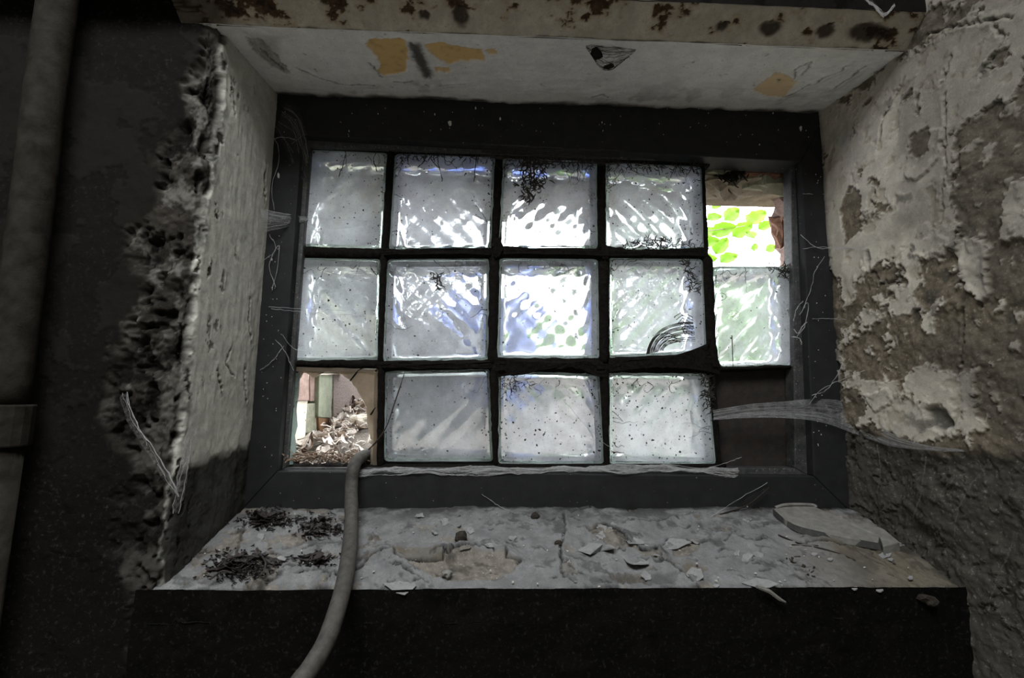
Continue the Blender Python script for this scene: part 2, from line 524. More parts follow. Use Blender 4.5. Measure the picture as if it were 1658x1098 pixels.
for L in ([(1502, 360), (1523, 376), (1543, 393), (1527, 413), (1494, 421), (1476, 405)],
          [(1475, 250), (1500, 215), (1530, 205), (1535, 235), (1520, 265), (1490, 290), (1470, 285)],
          [(1400, 640), (1440, 630), (1450, 650), (1420, 665)]):
    s.proud(rp(L), .0025, .0015)
for L in ([(1480, 215), (1505, 205), (1512, 245), (1488, 262), (1474, 243)], [(1375, 300), (1395, 305), (1397, 375), (1370, 395), (1362, 340)],
          [(1520, 505), (1560, 500), (1562, 545), (1535, 560), (1512, 540)]):
    s.peel(rp(L), .002, .001)
for L in ([(1533, 150), (1533, 212), (1535, 282), (1527, 323), (1523, 364)], [(1553, 237), (1553, 274), (1543, 307)], [(1499, 62), (1540, 43), (1640, 28)],
          [(1465, 123), (1449, 160), (1430, 201), (1426, 229)], [(1540, 90), (1526, 137)], [(1605, 30), (1625, 60), (1590, 130)],
          [(1552, 392), (1551, 412), (1560, 450), (1572, 478), (1590, 495)], [(1555, 500), (1562, 560), (1548, 600)]):
    s.crack(rp(L), .0016, .005, .0015)
s.crack(rp([(1408, 409), (1414, 438), (1429, 456), (1453, 458), (1462, 432)]), .003, .005, .002, .006, .6)
s.crack(rp([(1400, 420), (1412, 470), (1440, 520)]), .0012, -.002, 0, .004, 0)
s.peel(rp([(1498, 660), (1515, 655), (1535, 665), (1545, 690), (1528, 698), (1505, 690)]), .009, .002, .008, 1, .8, .005)
s.blot(rp([(1455, 315), (1475, 312), (1478, 328), (1458, 330)]), 1, .7, .004)
lowline = rp([(1330, 690), (1400, 694), (1440, 712), (1500, 728), (1560, 732), (1640, 735), (1680, 745)])
zl = np.interp(U, [p[0] for p in lowline], [p[1] for p in lowline])
low = sstep(.006, -.012, V + .008 * fbm(U, V, 40, 4, 44) - zl)
s.m[..., 1] = np.maximum(s.m[..., 1], low * .97)
s.h += -.004 * low + low * .006 * fbm(U, V, 28, 5, 46, .62)
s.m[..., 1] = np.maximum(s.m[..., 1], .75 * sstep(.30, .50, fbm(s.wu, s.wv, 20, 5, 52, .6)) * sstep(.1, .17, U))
painted_falloff = sstep(-.35, .35, fbm(s.wu, s.wv, 9, 5, 53, .6) + .9 * (U - .19) / .2 + .5 * (V - .1))  # light falloff toward the upper far end, painted as mottled darkening
s.m[..., 1] = np.maximum(s.m[..., 1], .55 * painted_falloff * sstep(.06, .16, U))
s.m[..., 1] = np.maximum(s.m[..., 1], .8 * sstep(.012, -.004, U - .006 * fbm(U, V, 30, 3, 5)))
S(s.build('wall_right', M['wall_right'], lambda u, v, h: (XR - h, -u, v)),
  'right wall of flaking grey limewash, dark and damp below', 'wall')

# --- left corner: front wall face, broken arris and white reveal. u = arc length (negative: room face), v = Z
ARC = .022
def corner_pos(u, v, h):
    q = ARC * math.pi / 4
    t = np.clip((u + q) / (2 * q), 0, 1) * math.pi / 2
    cx = XL - ARC; cy = -DEP + ARC
    x = np.where(u < -q, cx + (u + q), np.where(u > q, XL, cx + ARC * np.sin(t)))
    y = np.where(u < -q, -DEP, np.where(u > q, cy + (u - q), cy - ARC * np.cos(t)))
    return (x + h * np.sin(t), y - h * np.cos(t), v)


s = Surf(spaced(-1.35, -.42, .215, .215, .0018, .1), spaced(-1.55, -.72, .5, 1.0, .0019, .12), .006, 21)
U, V = s.U, s.V
# the broken edge: rough masonry from the arris outward, wider half way up
zz = [-.8, -.50, -.40, -.30, -.15, .0, .10, .17, .22, .27, .5]
inner = np.interp(V, zz, [.0, .0, .004, .008, .005, .010, .022, .026, .018, .006, .0])
outer = np.interp(V, zz, [-.02, -.03, -.055, -.085, -.085, -.065, -.055, -.028, -.010, -.004, -.004])
inner = inner + .016 * fbm(U, V, 26, 5, 61, .6); outer = outer + .050 * fbm(U, V, 16, 5, 62, .6)
rough = sstep(.004, -.004, U - inner) * sstep(-.012, .012, U - outer)
lump = fbm(U, V, 22, 5, 63, .58); pit = fbm(U, V, 55, 3, 64)
big = fbm(U, V, 11, 3, 60, .6)
s.h += rough * (-.007 + .012 * lump + .009 * big - .012 * sstep(.15, .5, pit) + .0022 * fbm(U, V, 160, 3, 65))
front = sstep(.0, -.01, U - outer)
s.h += front * (.005 * fbm(U, V, 9, 4, 66))
ff = fbm(s.wu, s.wv, 14, 5, 67, .6); fp = sstep(-.02, .02, ff)
s.h += front * .0012 * fp
s.m[..., 0] = sstep(.004, -.004, U - inner)
s.m[..., 2] = front * (1 - rough)
s.m[..., 1] = np.maximum(s.m[..., 1], .75 * sstep(.016, .0, U - inner) * sstep(-.002, .0, U - inner) * sstep(-.25, .2, fbm(s.wu, s.wv, 34, 5, 57, .65)))
rev = sstep(-.002, .004, U - inner)
s.h += rev * (.0007 * fbm(U * 3, V * .5, 40, 4, 68) + .0010 * fbm(U, V, 14, 3, 69) + .0005 * fbm(U, V, 90, 4, 58, .65) + .002 * sstep(.03, .0, U) * fbm(U, V, 70, 4, 59, .65))
s.m[..., 1] = np.maximum(s.m[..., 1], front * .55 * (1 - fp))
chips = sstep(.34, .38, fbm(s.wu * 1.6, s.wv * .6, 60, 3, 70)) * rev * sstep(.09, .02, U + .05 * fbm(U, V, 20, 3, 71))
s.h -= .002 * chips; s.m[..., 0] = np.maximum(s.m[..., 0], .9 * chips)
lp = lambda L: [((p := onX(x, y, XL))[1] + DEP - ARC + ARC * math.pi / 4, p[2]) for x, y in L]
for L in ([(378, 150), (380, 170), (381, 190)], [(362, 440), (358, 458)], [(405, 480), (402, 520), (408, 560)], [(352, 600), (360, 640)], [(430, 260), (428, 330)],
          [(372, 118), (376, 140)], [(410, 135), (411, 148)], [(395, 590), (398, 650)], [(372, 565), (366, 590), (377, 610)]):
    s.crack(lp(L), .0016, .004, .001)
lowz = np.interp(U, [0, .2], [-.365, -.345]) + .012 * fbm(U, V, 35, 4, 72)
low = sstep(.004, -.010, V - lowz) * rev
s.m[..., 1] = np.maximum(s.m[..., 1], low * .93)
s.h += low * (-.002 + .003 * fbm(U, V, 40, 4, 73))
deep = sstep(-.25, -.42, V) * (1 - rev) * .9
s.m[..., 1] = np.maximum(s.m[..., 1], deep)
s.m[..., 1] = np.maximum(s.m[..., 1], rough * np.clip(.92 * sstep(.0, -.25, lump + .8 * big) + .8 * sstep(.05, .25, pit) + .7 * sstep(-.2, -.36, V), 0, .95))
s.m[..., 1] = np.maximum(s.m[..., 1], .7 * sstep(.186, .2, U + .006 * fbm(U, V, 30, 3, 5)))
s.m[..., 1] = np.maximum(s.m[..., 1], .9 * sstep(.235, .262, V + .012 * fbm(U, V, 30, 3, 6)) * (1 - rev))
pale = rough * sstep(.02, .30, fbm(s.wu, s.wv * .7, 26, 5, 56, .65) + .25 * sstep(-.05, .0, U - inner) + .10 * sstep(.0, -.3, V)) * .32
s.m[..., 0] *= 1 - .55 * pale; s.m[..., 1] *= 1 - .9 * pale; s.m[..., 2] *= 1 - pale
s.h += .004 * pale * fbm(U, V, 90, 4, 55, .6)
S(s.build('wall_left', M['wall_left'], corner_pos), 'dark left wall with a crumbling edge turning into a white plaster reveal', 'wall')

# --- soffit. u = X, v = -Y
s = Surf(spaced(XL - .03, XL, XR, XR + .03, .0022, .03), np.arange(-.02, DEP + .004, .0018), .004, 31)
sp = lambda L: [((p := onSoffit(x, y))[0], -p[1]) for x, y in L]
U, V = s.U, s.V
s.h += .0025 * fbm(U, V, 8, 4, 81) + .0006 * fbm(U, V * 4, 30, 3, 82)
s.peel(sp([(592, 70), (604, 61), (657, 63), (661, 84), (659, 114), (626, 122), (609, 114), (615, 103), (604, 87)]), .002, .001, .006, 2, 1)
s.peel(sp([(687, 72), (710, 70), (782, 82), (786, 99), (748, 100), (729, 107), (714, 99), (695, 84)]), .002, .001, .006, 2, 1)
s.peel(sp([(702, 108), (729, 111), (729, 119), (704, 116)]), .0015, .001, .006, 2, .9)
s.peel(sp([(788, 83), (802, 80), (804, 90), (795, 90)]), .0015, .001, .006, 2, .9)
s.peel(sp([(1218, 146), (1240, 130), (1257, 117), (1293, 133), (1266, 158), (1238, 155)]), .0015, .001, .006, 2, .75)
s.blot(sp([(662, 68), (682, 70), (699, 122), (687, 127), (668, 95)]), 1, .85, .006)
s.crack(sp([(668, 70), (684, 100), (695, 126)]), .004, .004, .002, .008, .8)
for L in ([(478, 108), (500, 117), (520, 125), (558, 137), (607, 139)], [(712, 140), (735, 137), (755, 135)], [(640, 132), (655, 134), (668, 132)],
          [(420, 80), (440, 98), (462, 118)], [(1266, 158), (1285, 150), (1310, 137)], [(1286, 128), (1290, 112), (1314, 101), (1300, 123)],
          [(1320, 137), (1340, 125), (1362, 117), (1371, 107)], [(1350, 145), (1380, 125), (1400, 108)], [(960, 158), (976, 152), (985, 157)], [(620, 125), (604, 108), (596, 100)]):
    s.crack(sp(L), .0015, .004, .0018, .006)
s.peel(sp([(395, 60), (420, 62), (450, 90), (470, 120), (440, 110), (410, 82)]), .003, .002, .006, 0, .9)
s.blot(sp([(400, 55), (455, 60), (450, 85), (420, 90)]), 0, .6, .008)
for k in range(22):
    x, y = rng.uniform(480, 1260), rng.uniform(72, 145)
    s.blot(sp([(x, y), (x + rng.uniform(3, 9), y + 2), (x + 6, y + rng.uniform(2, 6))]), 1, .8, .0012)
edge = sstep(.016, .0, V + .008 * fbm(U, V, 30, 3, 83))
s.m[..., 1] = np.maximum(s.m[..., 1], .9 * edge); s.h -= .003 * edge * fbm(U, V, 40, 3, 84)
s.m[..., 0] = np.maximum(s.m[..., 0], .55 * sstep(.25, .45, fbm(s.wu, s.wv, 18, 4, 86)) * sstep(.12, .02, V))
S(s.build('trim_1', M['soffit'], lambda u, v, h: (u, -v, ZT + (ZT1 - ZT) * v / DEP - h)), 'pale plaster soffit over the window with yellow peeled patches', 'soffit')

# --- rusted lintel lip. u = X, v = along the lip (0.0 .. 0.05)
LIPW = .052
s = Surf(spaced(XL - .05, XL - .02, XR, XR + .03, .0022, .03), np.arange(0, LIPW + .001, .0014), .003, 41)
U, V = s.U, s.V
lf = np.clip(1 - (U - XL) / .45, 0, 1) * .35 + .35 * sstep(.25, .40, U)
rr = fbm(s.wu, s.wv * 1.6, 34, 5, 91, .62) + lf - .33 - .25 * sstep(.035, .0, V)
k = sstep(0, .06, rr)
s.m[..., 0] = k; s.h += -.0015 * k + .002 * k * fbm(U, V, 90, 3, 92) + .0008 * np.exp(-(rr / .05) ** 2)
s.m[..., 2] = np.maximum(0, sstep(-.22, .02, rr) * .7 - k)
s.m[..., 1] = np.maximum(.9 * sstep(.25, .4, rr), .85 * sstep(.05, .0, U - XL + .02 * fbm(U, V, 30, 3, 93)))
for (x, y, w_, h_) in ((745, 52, 14, 9), (1250, 72, 20, 6), (1410, 72, 38, 8), (1340, 70, 16, 6), (1170, 76, 10, 4), (684, 60, 10, 4)):
    p = onY(x, y, -DEP - .02); dd = np.hypot((s.wu - p[0]) / (w_ * .0009), (s.wv - (LIPW * .45)) / (h_ * .0016))
    kk = sstep(1.2, .7, dd); s.m[..., 1] = np.maximum(s.m[..., 1], kk * .9); s.h -= .002 * kk
s.m[..., 1] = np.maximum(s.m[..., 1], .8 * sstep(.0035, .0, V + .003 * fbm(U, V, 50, 3, 94)))
ca, sa = math.cos(.62), math.sin(.62)
S(s.build('trim_2', M['lintel'], lambda u, v, h: (u, -DEP - v * ca + h * sa * 0, ZT1 + v * sa - h)), 'rust-spotted cream steel lintel lip along the top of the recess', 'lintel')
LY, LZ = -DEP - LIPW * ca, ZT1 + LIPW * sa

# --- sill. u = X, v = -Y
s = Surf(spaced(XL - .03, XL, XR, XR + .03, .0019, .03), np.arange(-.02, DEP + .0042, .0016), .004, 51)
ip = lambda L: [((p := onSill(x, y))[0], -p[1]) for x, y in L]
U, V = s.U, s.V
s.h += .004 * fbm(U, V, 9, 4, 101) + .0018 * fbm(U, V, 60, 5, 102, .6)
s.m[..., 1] = np.maximum(s.m[..., 1], .45 * sstep(.20, .42, fbm(s.wu, s.wv, 42, 5, 99, .65)))
s.m[..., 1] = np.maximum(s.m[..., 1], .7 * sstep(-.15, .35, fbm(s.wu, s.wv * 1.3, 16, 5, 98, .65)) * np.maximum(sstep(.22, .42, U), sstep(.06, .0, V)))  # random dirt confined to right end and back: dimmer light painted in there
nb = fbm(s.wu, s.wv * 1.5, 24, 5, 103, .6) + np.interp(U, [-.62, -.45, -.3, .25, .42], [.12, .0, -.25, -.3, .02])
k = sstep(.18, .21, nb); s.m[..., 0] = .8 * k; s.h += -.0015 * k + .0012 * np.exp(-((nb - .17) / .03) ** 2)
A = [(748, 889), (790, 895), (817, 898), (848, 912), (827, 932), (790, 941), (718, 941), (690, 930), (655, 912), (700, 908)]
s.peel(ip(A), .0025, .003, .008, 0, .85)
s.peel(ip([(947, 862), (980, 853), (1014, 873), (1017, 886), (1038, 894), (1068, 895), (1080, 915), (1056, 911), (1023, 893), (996, 895), (968, 895), (983, 883), (968, 874)]), .0028, .004, .01, 0, .8)
s.peel(ip([(1087, 892), (1098, 879), (1131, 877), (1134, 886), (1110, 901), (1089, 898)]), .002, .002, .006, 0, .8)
s.peel(ip([(1101, 920), (1110, 909), (1146, 917), (1134, 936), (1107, 935)]), .002, .003, .008, 2, .8)
s.peel(ip([(640, 889), (712, 890), (715, 906), (685, 911), (651, 910)]), .0, .0, .006, 2, .55)
s.peel(ip([(914, 913), (932, 914), (938, 935), (914, 938)]), .002, .002, .006, 0, .6)
s.peel(ip([(955, 934), (1100, 930), (1090, 945), (960, 946)]), .0022, .001, .006, 1, .35)
for L in ([(572, 927), (588, 921), (604, 903), (620, 892), (638, 889), (640, 903), (651, 910), (685, 910), (714, 907), (720, 900)], [(710, 891), (729, 900), (742, 889), (760, 886)],
          [(700, 894), (712, 894), (726, 902), (748, 888), (766, 889), (792, 884), (796, 894), (830, 892)], [(817, 895), (821, 903), (848, 912)],
          [(911, 835), (913, 859), (908, 889), (911, 911), (914, 938)], [(938, 860), (958, 862), (980, 852), (1014, 872)],
          [(1014, 877), (1038, 894), (1068, 894), (1083, 877), (1107, 882), (1113, 877), (1137, 885), (1149, 880)], [(922, 834), (938, 829), (956, 825)],
          [(1000, 838), (1010, 842), (1030, 846), (1070, 846), (1100, 838), (1125, 832)], [(560, 880), (520, 882), (490, 892)], [(395, 850), (388, 880), (380, 900)],
          [(1340, 880), (1380, 895), (1410, 912), (1440, 925)], [(1290, 885), (1330, 880), (1370, 895)], [(1060, 915), (1085, 918), (1110, 935), (1130, 950)],
          [(630, 920), (660, 930), (690, 945)], [(480, 930), (520, 925), (545, 935)], [(1180, 870), (1210, 880), (1240, 878)]):
    s.crack(ip(L), .0017, .0065, .0045, .008, .97)
for k in range(110):
    x, y = rng.uniform(300, 1500), rng.uniform(830, 948); w_ = rng.uniform(5, 22)
    s.crack(ip([(x, y), (x + w_ * .5, y + rng.uniform(-3, 3)), (x + w_, y + rng.uniform(-5, 5))]), .0012, .004, .0026, .005, .9)
s.m[..., 2] = np.maximum(s.m[..., 2], .8 * sstep(.0, .16, (U - .20) + .3 * (V - .1) + .06 * fbm(U, V, 18, 4, 104)) * sstep(.0, .1, V))
s.m[..., 1] = np.maximum(s.m[..., 1], .85 * sstep(.010, -.002, V + .006 * fbm(U, V, 30, 3, 105)))
s.m[..., 1] = np.maximum(s.m[..., 1], .7 * sstep(.20, .42, fbm(s.wu, s.wv * 1.4, 22, 5, 106, .6)) * sstep(-.28, -.5, U))
ed = V - DEP + .003 + .006 * fbm(U, V * 0, 46, 5, 107, .65) + .014 * np.maximum(0, fbm(U, V, 24, 4, 108, .6) - .12)
s.h -= .034 * sstep(-.002, .0045, ed) + .004 * sstep(-.02, .0, ed) * np.maximum(0, fbm(U, V, 60, 4, 109))
s.m[..., 1] = np.maximum(s.m[..., 1], sstep(-.0015, .0005, ed)); s.m[..., 2] *= 1 - sstep(-.0015, .0005, ed)
sill = S(s.build('trim_3', M['sill'], lambda u, v, h: (u, -v, ZB + (ZB1 - ZB) * v / DEP + h)), 'grey painted sill slab with cracked, curling paint', 'windowsill')

# --- front wall below the sill and above the lintel
s = Surf(np.arange(XL - .03, XR + .03, .004), spaced(-1.55, -.85, ZB1 + .004, ZB1 + .004, .004, .1), .005, 61)
U, V = s.U, s.V
s.h += .006 * fbm(U, V, 10, 5, 111, .6) + .002 * fbm(U, V, 60, 3, 112)
f = fbm(s.wu, s.wv, 12, 5, 113, .6); s.m[..., 0] = sstep(.1, .14, f); s.h -= .002 * s.m[..., 0]
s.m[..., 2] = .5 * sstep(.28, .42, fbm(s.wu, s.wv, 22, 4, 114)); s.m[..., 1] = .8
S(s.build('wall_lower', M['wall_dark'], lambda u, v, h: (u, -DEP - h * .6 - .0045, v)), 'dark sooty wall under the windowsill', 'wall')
s = Surf(np.arange(-2.0, XR + .03, .006), np.arange(LZ - .002, 1.0, .006), .005, 71)
U, V = s.U, s.V
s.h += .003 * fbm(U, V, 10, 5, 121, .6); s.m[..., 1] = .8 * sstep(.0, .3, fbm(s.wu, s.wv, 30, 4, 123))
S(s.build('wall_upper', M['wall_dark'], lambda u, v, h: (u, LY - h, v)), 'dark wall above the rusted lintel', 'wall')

# --- the rest of the dark room and the outer masonry
def shell(name, label, cat, *b, mat='room'):
    mb = MB(); mb.box(*b); return S(mb.build(name, M[mat]), label, cat)


shell('floor', 'pale concrete floor of the cellar room', 'floor', -2.1, .8, -2.8, 0, -1.7, ROOM_Z0, mat='floor')
mb = MB(); x0, x1, y0, y1 = FILL_OPENING
mb.box(-2.1, x0, -2.8, 0, ROOM_Z1, 1.1); mb.box(x1, .8, -2.8, 0, ROOM_Z1, 1.1); mb.box(x0, x1, -2.8, y0, ROOM_Z1, 1.1); mb.box(x0, x1, y1, 0, ROOM_Z1, 1.1)
S(mb.build('ceiling', M['room']), 'ceiling of the cellar room with an unseen opening added for fill light', 'ceiling')
shell('wall_back', 'back wall of the cellar room', 'wall', -2.1, .8, -2.8, ROOM_Y, -1.7, 1.2)
shell('wall_far_left', 'dark far left wall of the cellar room', 'wall', -2.1, ROOM_X, -2.8, .1, -1.7, 1.2)
o = shell('wall_core_left', 'masonry beside the window on the left', 'wall', -2.1, XL + .012, .012, .20, -1.7, 1.6, mat='stone')
wout = empty('wall_outside_right', (.40, .2, 0)); S(wout, 'stone jamb and masonry outside the window on the right', 'wall')
mb = MB(); mb.box(.452, 1.4, .06, float(onX(1266, 380, .452)[1]), -1.7, 1.6); keep_world(mb.build('masonry_core', M['stone_brown']), wout)
mb = MB(); mb.box(.445, 1.0, -2.8, .06, -1.7, 1.2); S(mb.build('wall_core_right', M['room']), 'masonry behind the right wall', 'wall')
ltop = empty('wall_outside_top', (0, .2, .25)); S(ltop, 'stone lintel course outside over the window opening', 'wall')
mb = MB(); mb.box(-2.1, 1.4, .112, .26, .205, 1.6); mb.box(-2.1, 1.4, .012, .112, .272, 1.6); keep_world(mb.build('masonry_core', M['stone_brown']), ltop)
shell('wall_core_bottom', 'masonry under the window', 'wall', -2.1, 1.4, .012, .20, -1.7, -.435, mat='stone')
shell('wall_core_front', 'masonry beside the recess at the room side', 'wall', -2.1, XL - .06, -DEP + .06, .012, -1.7, 1.2, mat='stone_brown')

# ================================================================== WINDOW
win = empty('window_1', (-.1, .0, -.05)); S(win, 'black steel window frame filled with dirty glass blocks', 'window')
def wpart(o): keep_world(o, win); return o


outQ = [onY(*p, 0) for p in ((438, 146), (1338, 172), (1374, 826), (396, 824))]
outQ = [outQ[0] + [-.02, 0, .02], outQ[1] + [.02, 0, .02], outQ[2] + [.02, 0, -.02], outQ[3] + [-.02, 0, -.02]]
inQ = [onY(*p, 0) for p in ((489, 219), (1297, 261), (1318, 771), (449, 763))]
glQ = [onY(*p, .020) for p in ((503, 237), (1281, 266), (1287, 758), (464, 757))]
for i, nm in enumerate(('frame_rail', 'frame_stile', 'frame_rail', 'frame_stile')):
    j = (i + 1) % 4
    q = [outQ[i], outQ[j], inQ[j], inQ[i]]
    mb = MB(); mb.prism(q, [p + [0, .05, 0] for p in q]); wpart(mb.build(nm, M['frame'], bevel=.002))
    d1 = [p + [0, .017, 0] for p in (inQ[i], inQ[j])]
    e = [(p - (inQ[0] + inQ[2]) / 2) * .012 for p in (inQ[i], inQ[j])]
    q = [d1[0] + e[0], d1[1] + e[1], glQ[j], glQ[i]]
    mb = MB(); mb.prism(q, [p + [0, .026, 0] for p in q]); wpart(mb.build('glazing_bead', M['bead'], bevel=.0015))

BL = {
 (1, 1): ((506, 240), (628, 245), (618, 403), (494, 400)), (1, 2): ((638, 247), (803, 250), (796, 402), (628, 404)),
 (1, 3): ((814, 252), (968, 258), (969, 402), (806, 403)), (1, 4): ((980, 260), (1138, 268), (1142, 405), (980, 404)),
 (2, 1): ((493, 416), (616, 418), (612, 583), (479, 585)), (2, 2): ((626, 418), (793, 417), (791, 583), (618, 586)),
 (2, 3): ((808, 416), (970, 418), (972, 581), (804, 580)), (2, 4): ((986, 416), (1140, 418), (1146, 572), (986, 580)),
 (2, 5): ((1155, 430), (1280, 430), (1283, 593), (1160, 598)),
 (3, 1): ((480, 594), (612, 597), (610, 754), (464, 756)), (3, 2): ((622, 600), (793, 596), (799, 748), (620, 748)),
 (3, 3): ((806, 600), (972, 604), (980, 752), (806, 752)), (3, 4): ((986, 602), (1148, 604), (1162, 754), (986, 752)),
}
BW = {k: [onY(*p, GY) for p in v] for k, v in BL.items()}       # TL TR BR BL on the glass face
# first column reaches behind the bead
for r in (1, 2, 3):
    for a in (0, 3): BW[(r, 1)][a] = BW[(r, 1)][a] + np.array([-.012, 0, 0])
for a in (1, 2): BW[(2, 5)][a] = BW[(2, 5)][a] + np.array([.010, 0, 0])
TH = .08


def bil(q, u, v):
    u = np.asarray(u)[..., None]; v = np.asarray(v)[..., None]
    return (q[0] * (1 - u) + q[1] * u) * (1 - v) + (q[3] * (1 - u) + q[2] * u) * v


def grid_faces(n, m, off=0, flip=False):
    i = np.arange(n * m).reshape(n, m) + off
    q = np.stack([i[:-1, :-1], i[1:, :-1], i[1:, 1:], i[:-1, 1:]], -1).reshape(-1, 4)
    return q[:, ::-1] if flip else q


def block_shell(q, front_dir, rear_dir, amp, seed):
    """Hollow cast block: outer skin and an inner cavity whose two faces carry diagonal ribs. Returns (outer, cavity) meshes' data."""
    w = np.linalg.norm(q[1] - q[0]); hgt = np.linalg.norm(q[3] - q[0])
    # outer: rounded slab profile rings
    rings = [(.0, .006, 0), (.0018, .0022, 0), (.006, .0, 0), (.006, TH, 1), (.0018, TH - .0022, 1), (.0, TH - .006, 1)]
    n = 8
    def ring(inset, y):
        pts = []
        iu, iv = inset / w, inset / hgt
        for (a, b) in ((0, 0), (1, 0), (1, 1), (0, 1)):
            u = iu if a == 0 else 1 - iu; v = iv if b == 0 else 1 - iv
            pts.append((u, v))
        out = []
        rad = .008
        cs = [(1, 1), (-1, 1), (-1, -1), (1, -1)]
        for k, (u, v) in enumerate(pts):
            sx, sy = cs[k]
            ru, rv = rad / w, rad / hgt
            for j in range(4):
                t = (j / 3) * math.pi / 2
                if k == 0: du, dv = 1 - math.cos(t), 1 - math.sin(t)
                if k == 1: du, dv = 1 - math.sin(t), 1 - math.cos(t)
                if k == 2: du, dv = 1 - math.cos(t), 1 - math.sin(t)
                if k == 3: du, dv = 1 - math.sin(t), 1 - math.cos(t)
                out.append(bil(q, u + sx * ru * du, v + sy * rv * dv) + np.array([0, y, 0]))
        return out
    # order outer loop: front centre face -> round -> sides -> rear
    seq = [ring(.006, 0), ring(.0018, .0018), ring(0, .006), ring(0, TH - .006), ring(.0018, TH - .0018), ring(.006, TH)]
    V_ = [p for r_ in seq for p in r_]; m = 16
    Fc = []
    for a in range(5):
        for k in range(m):
            Fc.append((a * m + k, (a + 1) * m + k, (a + 1) * m + (k + 1) % m, a * m + (k + 1) % m))
    Fc.append(tuple(range(m))); Fc.append(tuple(5 * m + k for k in range(m - 1, -1, -1)))
    # cavity
    N = 40
    b = .0115
    uu, vv = np.meshgrid(np.linspace(b / w, 1 - b / w, N), np.linspace(b / hgt, 1 - b / hgt, N), indexing='ij')
    env = np.minimum(np.minimum(uu - b / w, 1 - b / w - uu) * w, np.minimum(vv - b / hgt, 1 - b / hgt - vv) * hgt)
    env = sstep(0, .010, env)
    X, Z = uu * w, vv * hgt
    def ribs(d, sd):
        ph = (X + d * Z) / math.sqrt(2)
        return np.sin(2 * math.pi * ph / .031 + sd) + 1.1 * fbm(X + sd, Z, 30, 2, int(seed * 7 + sd * 3))
    fr = bil(q, uu, vv); fr[..., 1] += .0085 + (1 - env) * .004 + env * amp * ribs(front_dir, seed)
    re = bil(q, uu, vv); re[..., 1] += TH - .0085 - (1 - env) * .004 + env * amp * .45 * ribs(rear_dir, seed * 1.7 + 1)
    co = np.concatenate([fr.reshape(-1, 3), re.reshape(-1, 3)])
    qs = [grid_faces(N, N, 0, True), grid_faces(N, N, N * N, False)]
    I = np.arange(N * N).reshape(N, N)
    loop = np.concatenate([I[:-1, 0], I[-1, :-1], I[:0:-1, -1], I[0, :0:-1]])
    nl = np.roll(loop, -1)
    qs.append(np.stack([loop, nl, nl + N * N, loop + N * N], -1))
    return V_, Fc, co, np.concatenate(qs)


DIRS = {(1, 1): (1, -1), (1, 2): (-1, 1), (1, 3): (1, -1), (1, 4): (-1, 1), (2, 1): (-1, 1), (2, 2): (-1, 1), (2, 3): (1, -1), (2, 4): (1, -1), (2, 5): (1, 1),
        (3, 2): (1, -1), (3, 3): (-1, 1), (3, 4): (1, -1)}
FILM = {(1, 1): 2, (1, 2): 0, (1, 3): 1, (1, 4): 0, (2, 1): 2, (2, 2): 1, (2, 3): 1, (2, 4): 0, (2, 5): 1, (3, 2): 1, (3, 3): 0, (3, 4): 2}
blocks = {}
for key, (fd, rd) in DIRS.items():
    q = BW[key]
    vo, fo, cc, cq = block_shell(q, fd, rd, .0021, key[0] * 1.3 + key[1] * .77)
    b = mesh('glass_block', vo, fo, None)
    me = b.data
    me.materials.append(M['glass_edge']); me.materials.append(M['glass_film'][FILM[key]]); me.materials.append(M['glass_clean'])
    for p in me.polygons:
        p.use_smooth = len(p.vertices) == 4
        if len(p.vertices) > 4: p.material_index = 1 if p.center.y < GY + .02 else 2
    wpart(b)
    blocks[key] = b
    cm = np_mesh('ribbed_cavity', cc, cq)
    c = link('ribbed_cavity', cm, M['glass_clean']); c.parent = b
    tag(b, None)

# --- mortar joints
def jag(a, b, n, amp, sd):
    out = []
    for i in range(n + 1):
        t = i / n
        out.append(a * (1 - t) + b * t + np.array([amp * noise2(i * .9 + sd, sd * 3.3, 5), 0, amp * noise2(i * .9, sd * 1.7 + 9, 6)]))
    return out


def joint(A0, A1, B0, B1, sd, amp=.0013):
    """strip between edge A0-A1 and edge B0-B1, with a ragged lumpy room face"""
    n = 22
    a = jag(A0, A1, n, amp, sd); b = jag(B0, B1, n, amp, sd + 4)
    V_ = []; Fc = []
    for i in range(n + 1):
        mid = (a[i] + b[i]) / 2 + np.array([0, -.0035 - .003 * abs(noise2(i * .8, sd, 8)), 0])
        V_ += [a[i] + [0, .075, 0], a[i] + [0, .002, 0], a[i] * .75 + b[i] * .25 + [0, -.0022, 0], mid, a[i] * .25 + b[i] * .75 + [0, -.0022, 0], b[i] + [0, .002, 0], b[i] + [0, .075, 0]]
    for i in range(n):
        for k in range(7):
            Fc.append((i * 7 + k, i * 7 + (k + 1) % 7, (i + 1) * 7 + (k + 1) % 7, (i + 1) * 7 + k))
    Fc.append(tuple(range(6, -1, -1))); Fc.append(tuple(n * 7 + k for k in range(7)))
    wpart(mesh('mortar_joint', V_, Fc, M['mortar'], None, True))


ov = .0012
for r in (1, 2, 3):
    for c in (1, 2, 3, 4):
        if (r, c) in BW and (r, c + 1) in BW:
            L, Rr = BW[(r, c)], BW[(r, c + 1)]
            up = np.array([0, 0, .007])
            joint(L[1] + up + [-ov, 0, 0], L[2] - up + [-ov, 0, 0], Rr[0] + up + [ov, 0, 0], Rr[3] - up + [ov, 0, 0], r * 3.1 + c)
for c in (1, 2, 3, 4, 5):
    for r in (1, 2):
        if (r, c) in BW and (r + 1, c) in BW:
            T, B = BW[(r, c)], BW[(r + 1, c)]
            joint(T[3] + [0, 0, ov], T[2] + [0, 0, ov], B[0] - [0, 0, ov], B[1] - [0, 0, ov], r * 5.7 + c * 2.2, .0016)
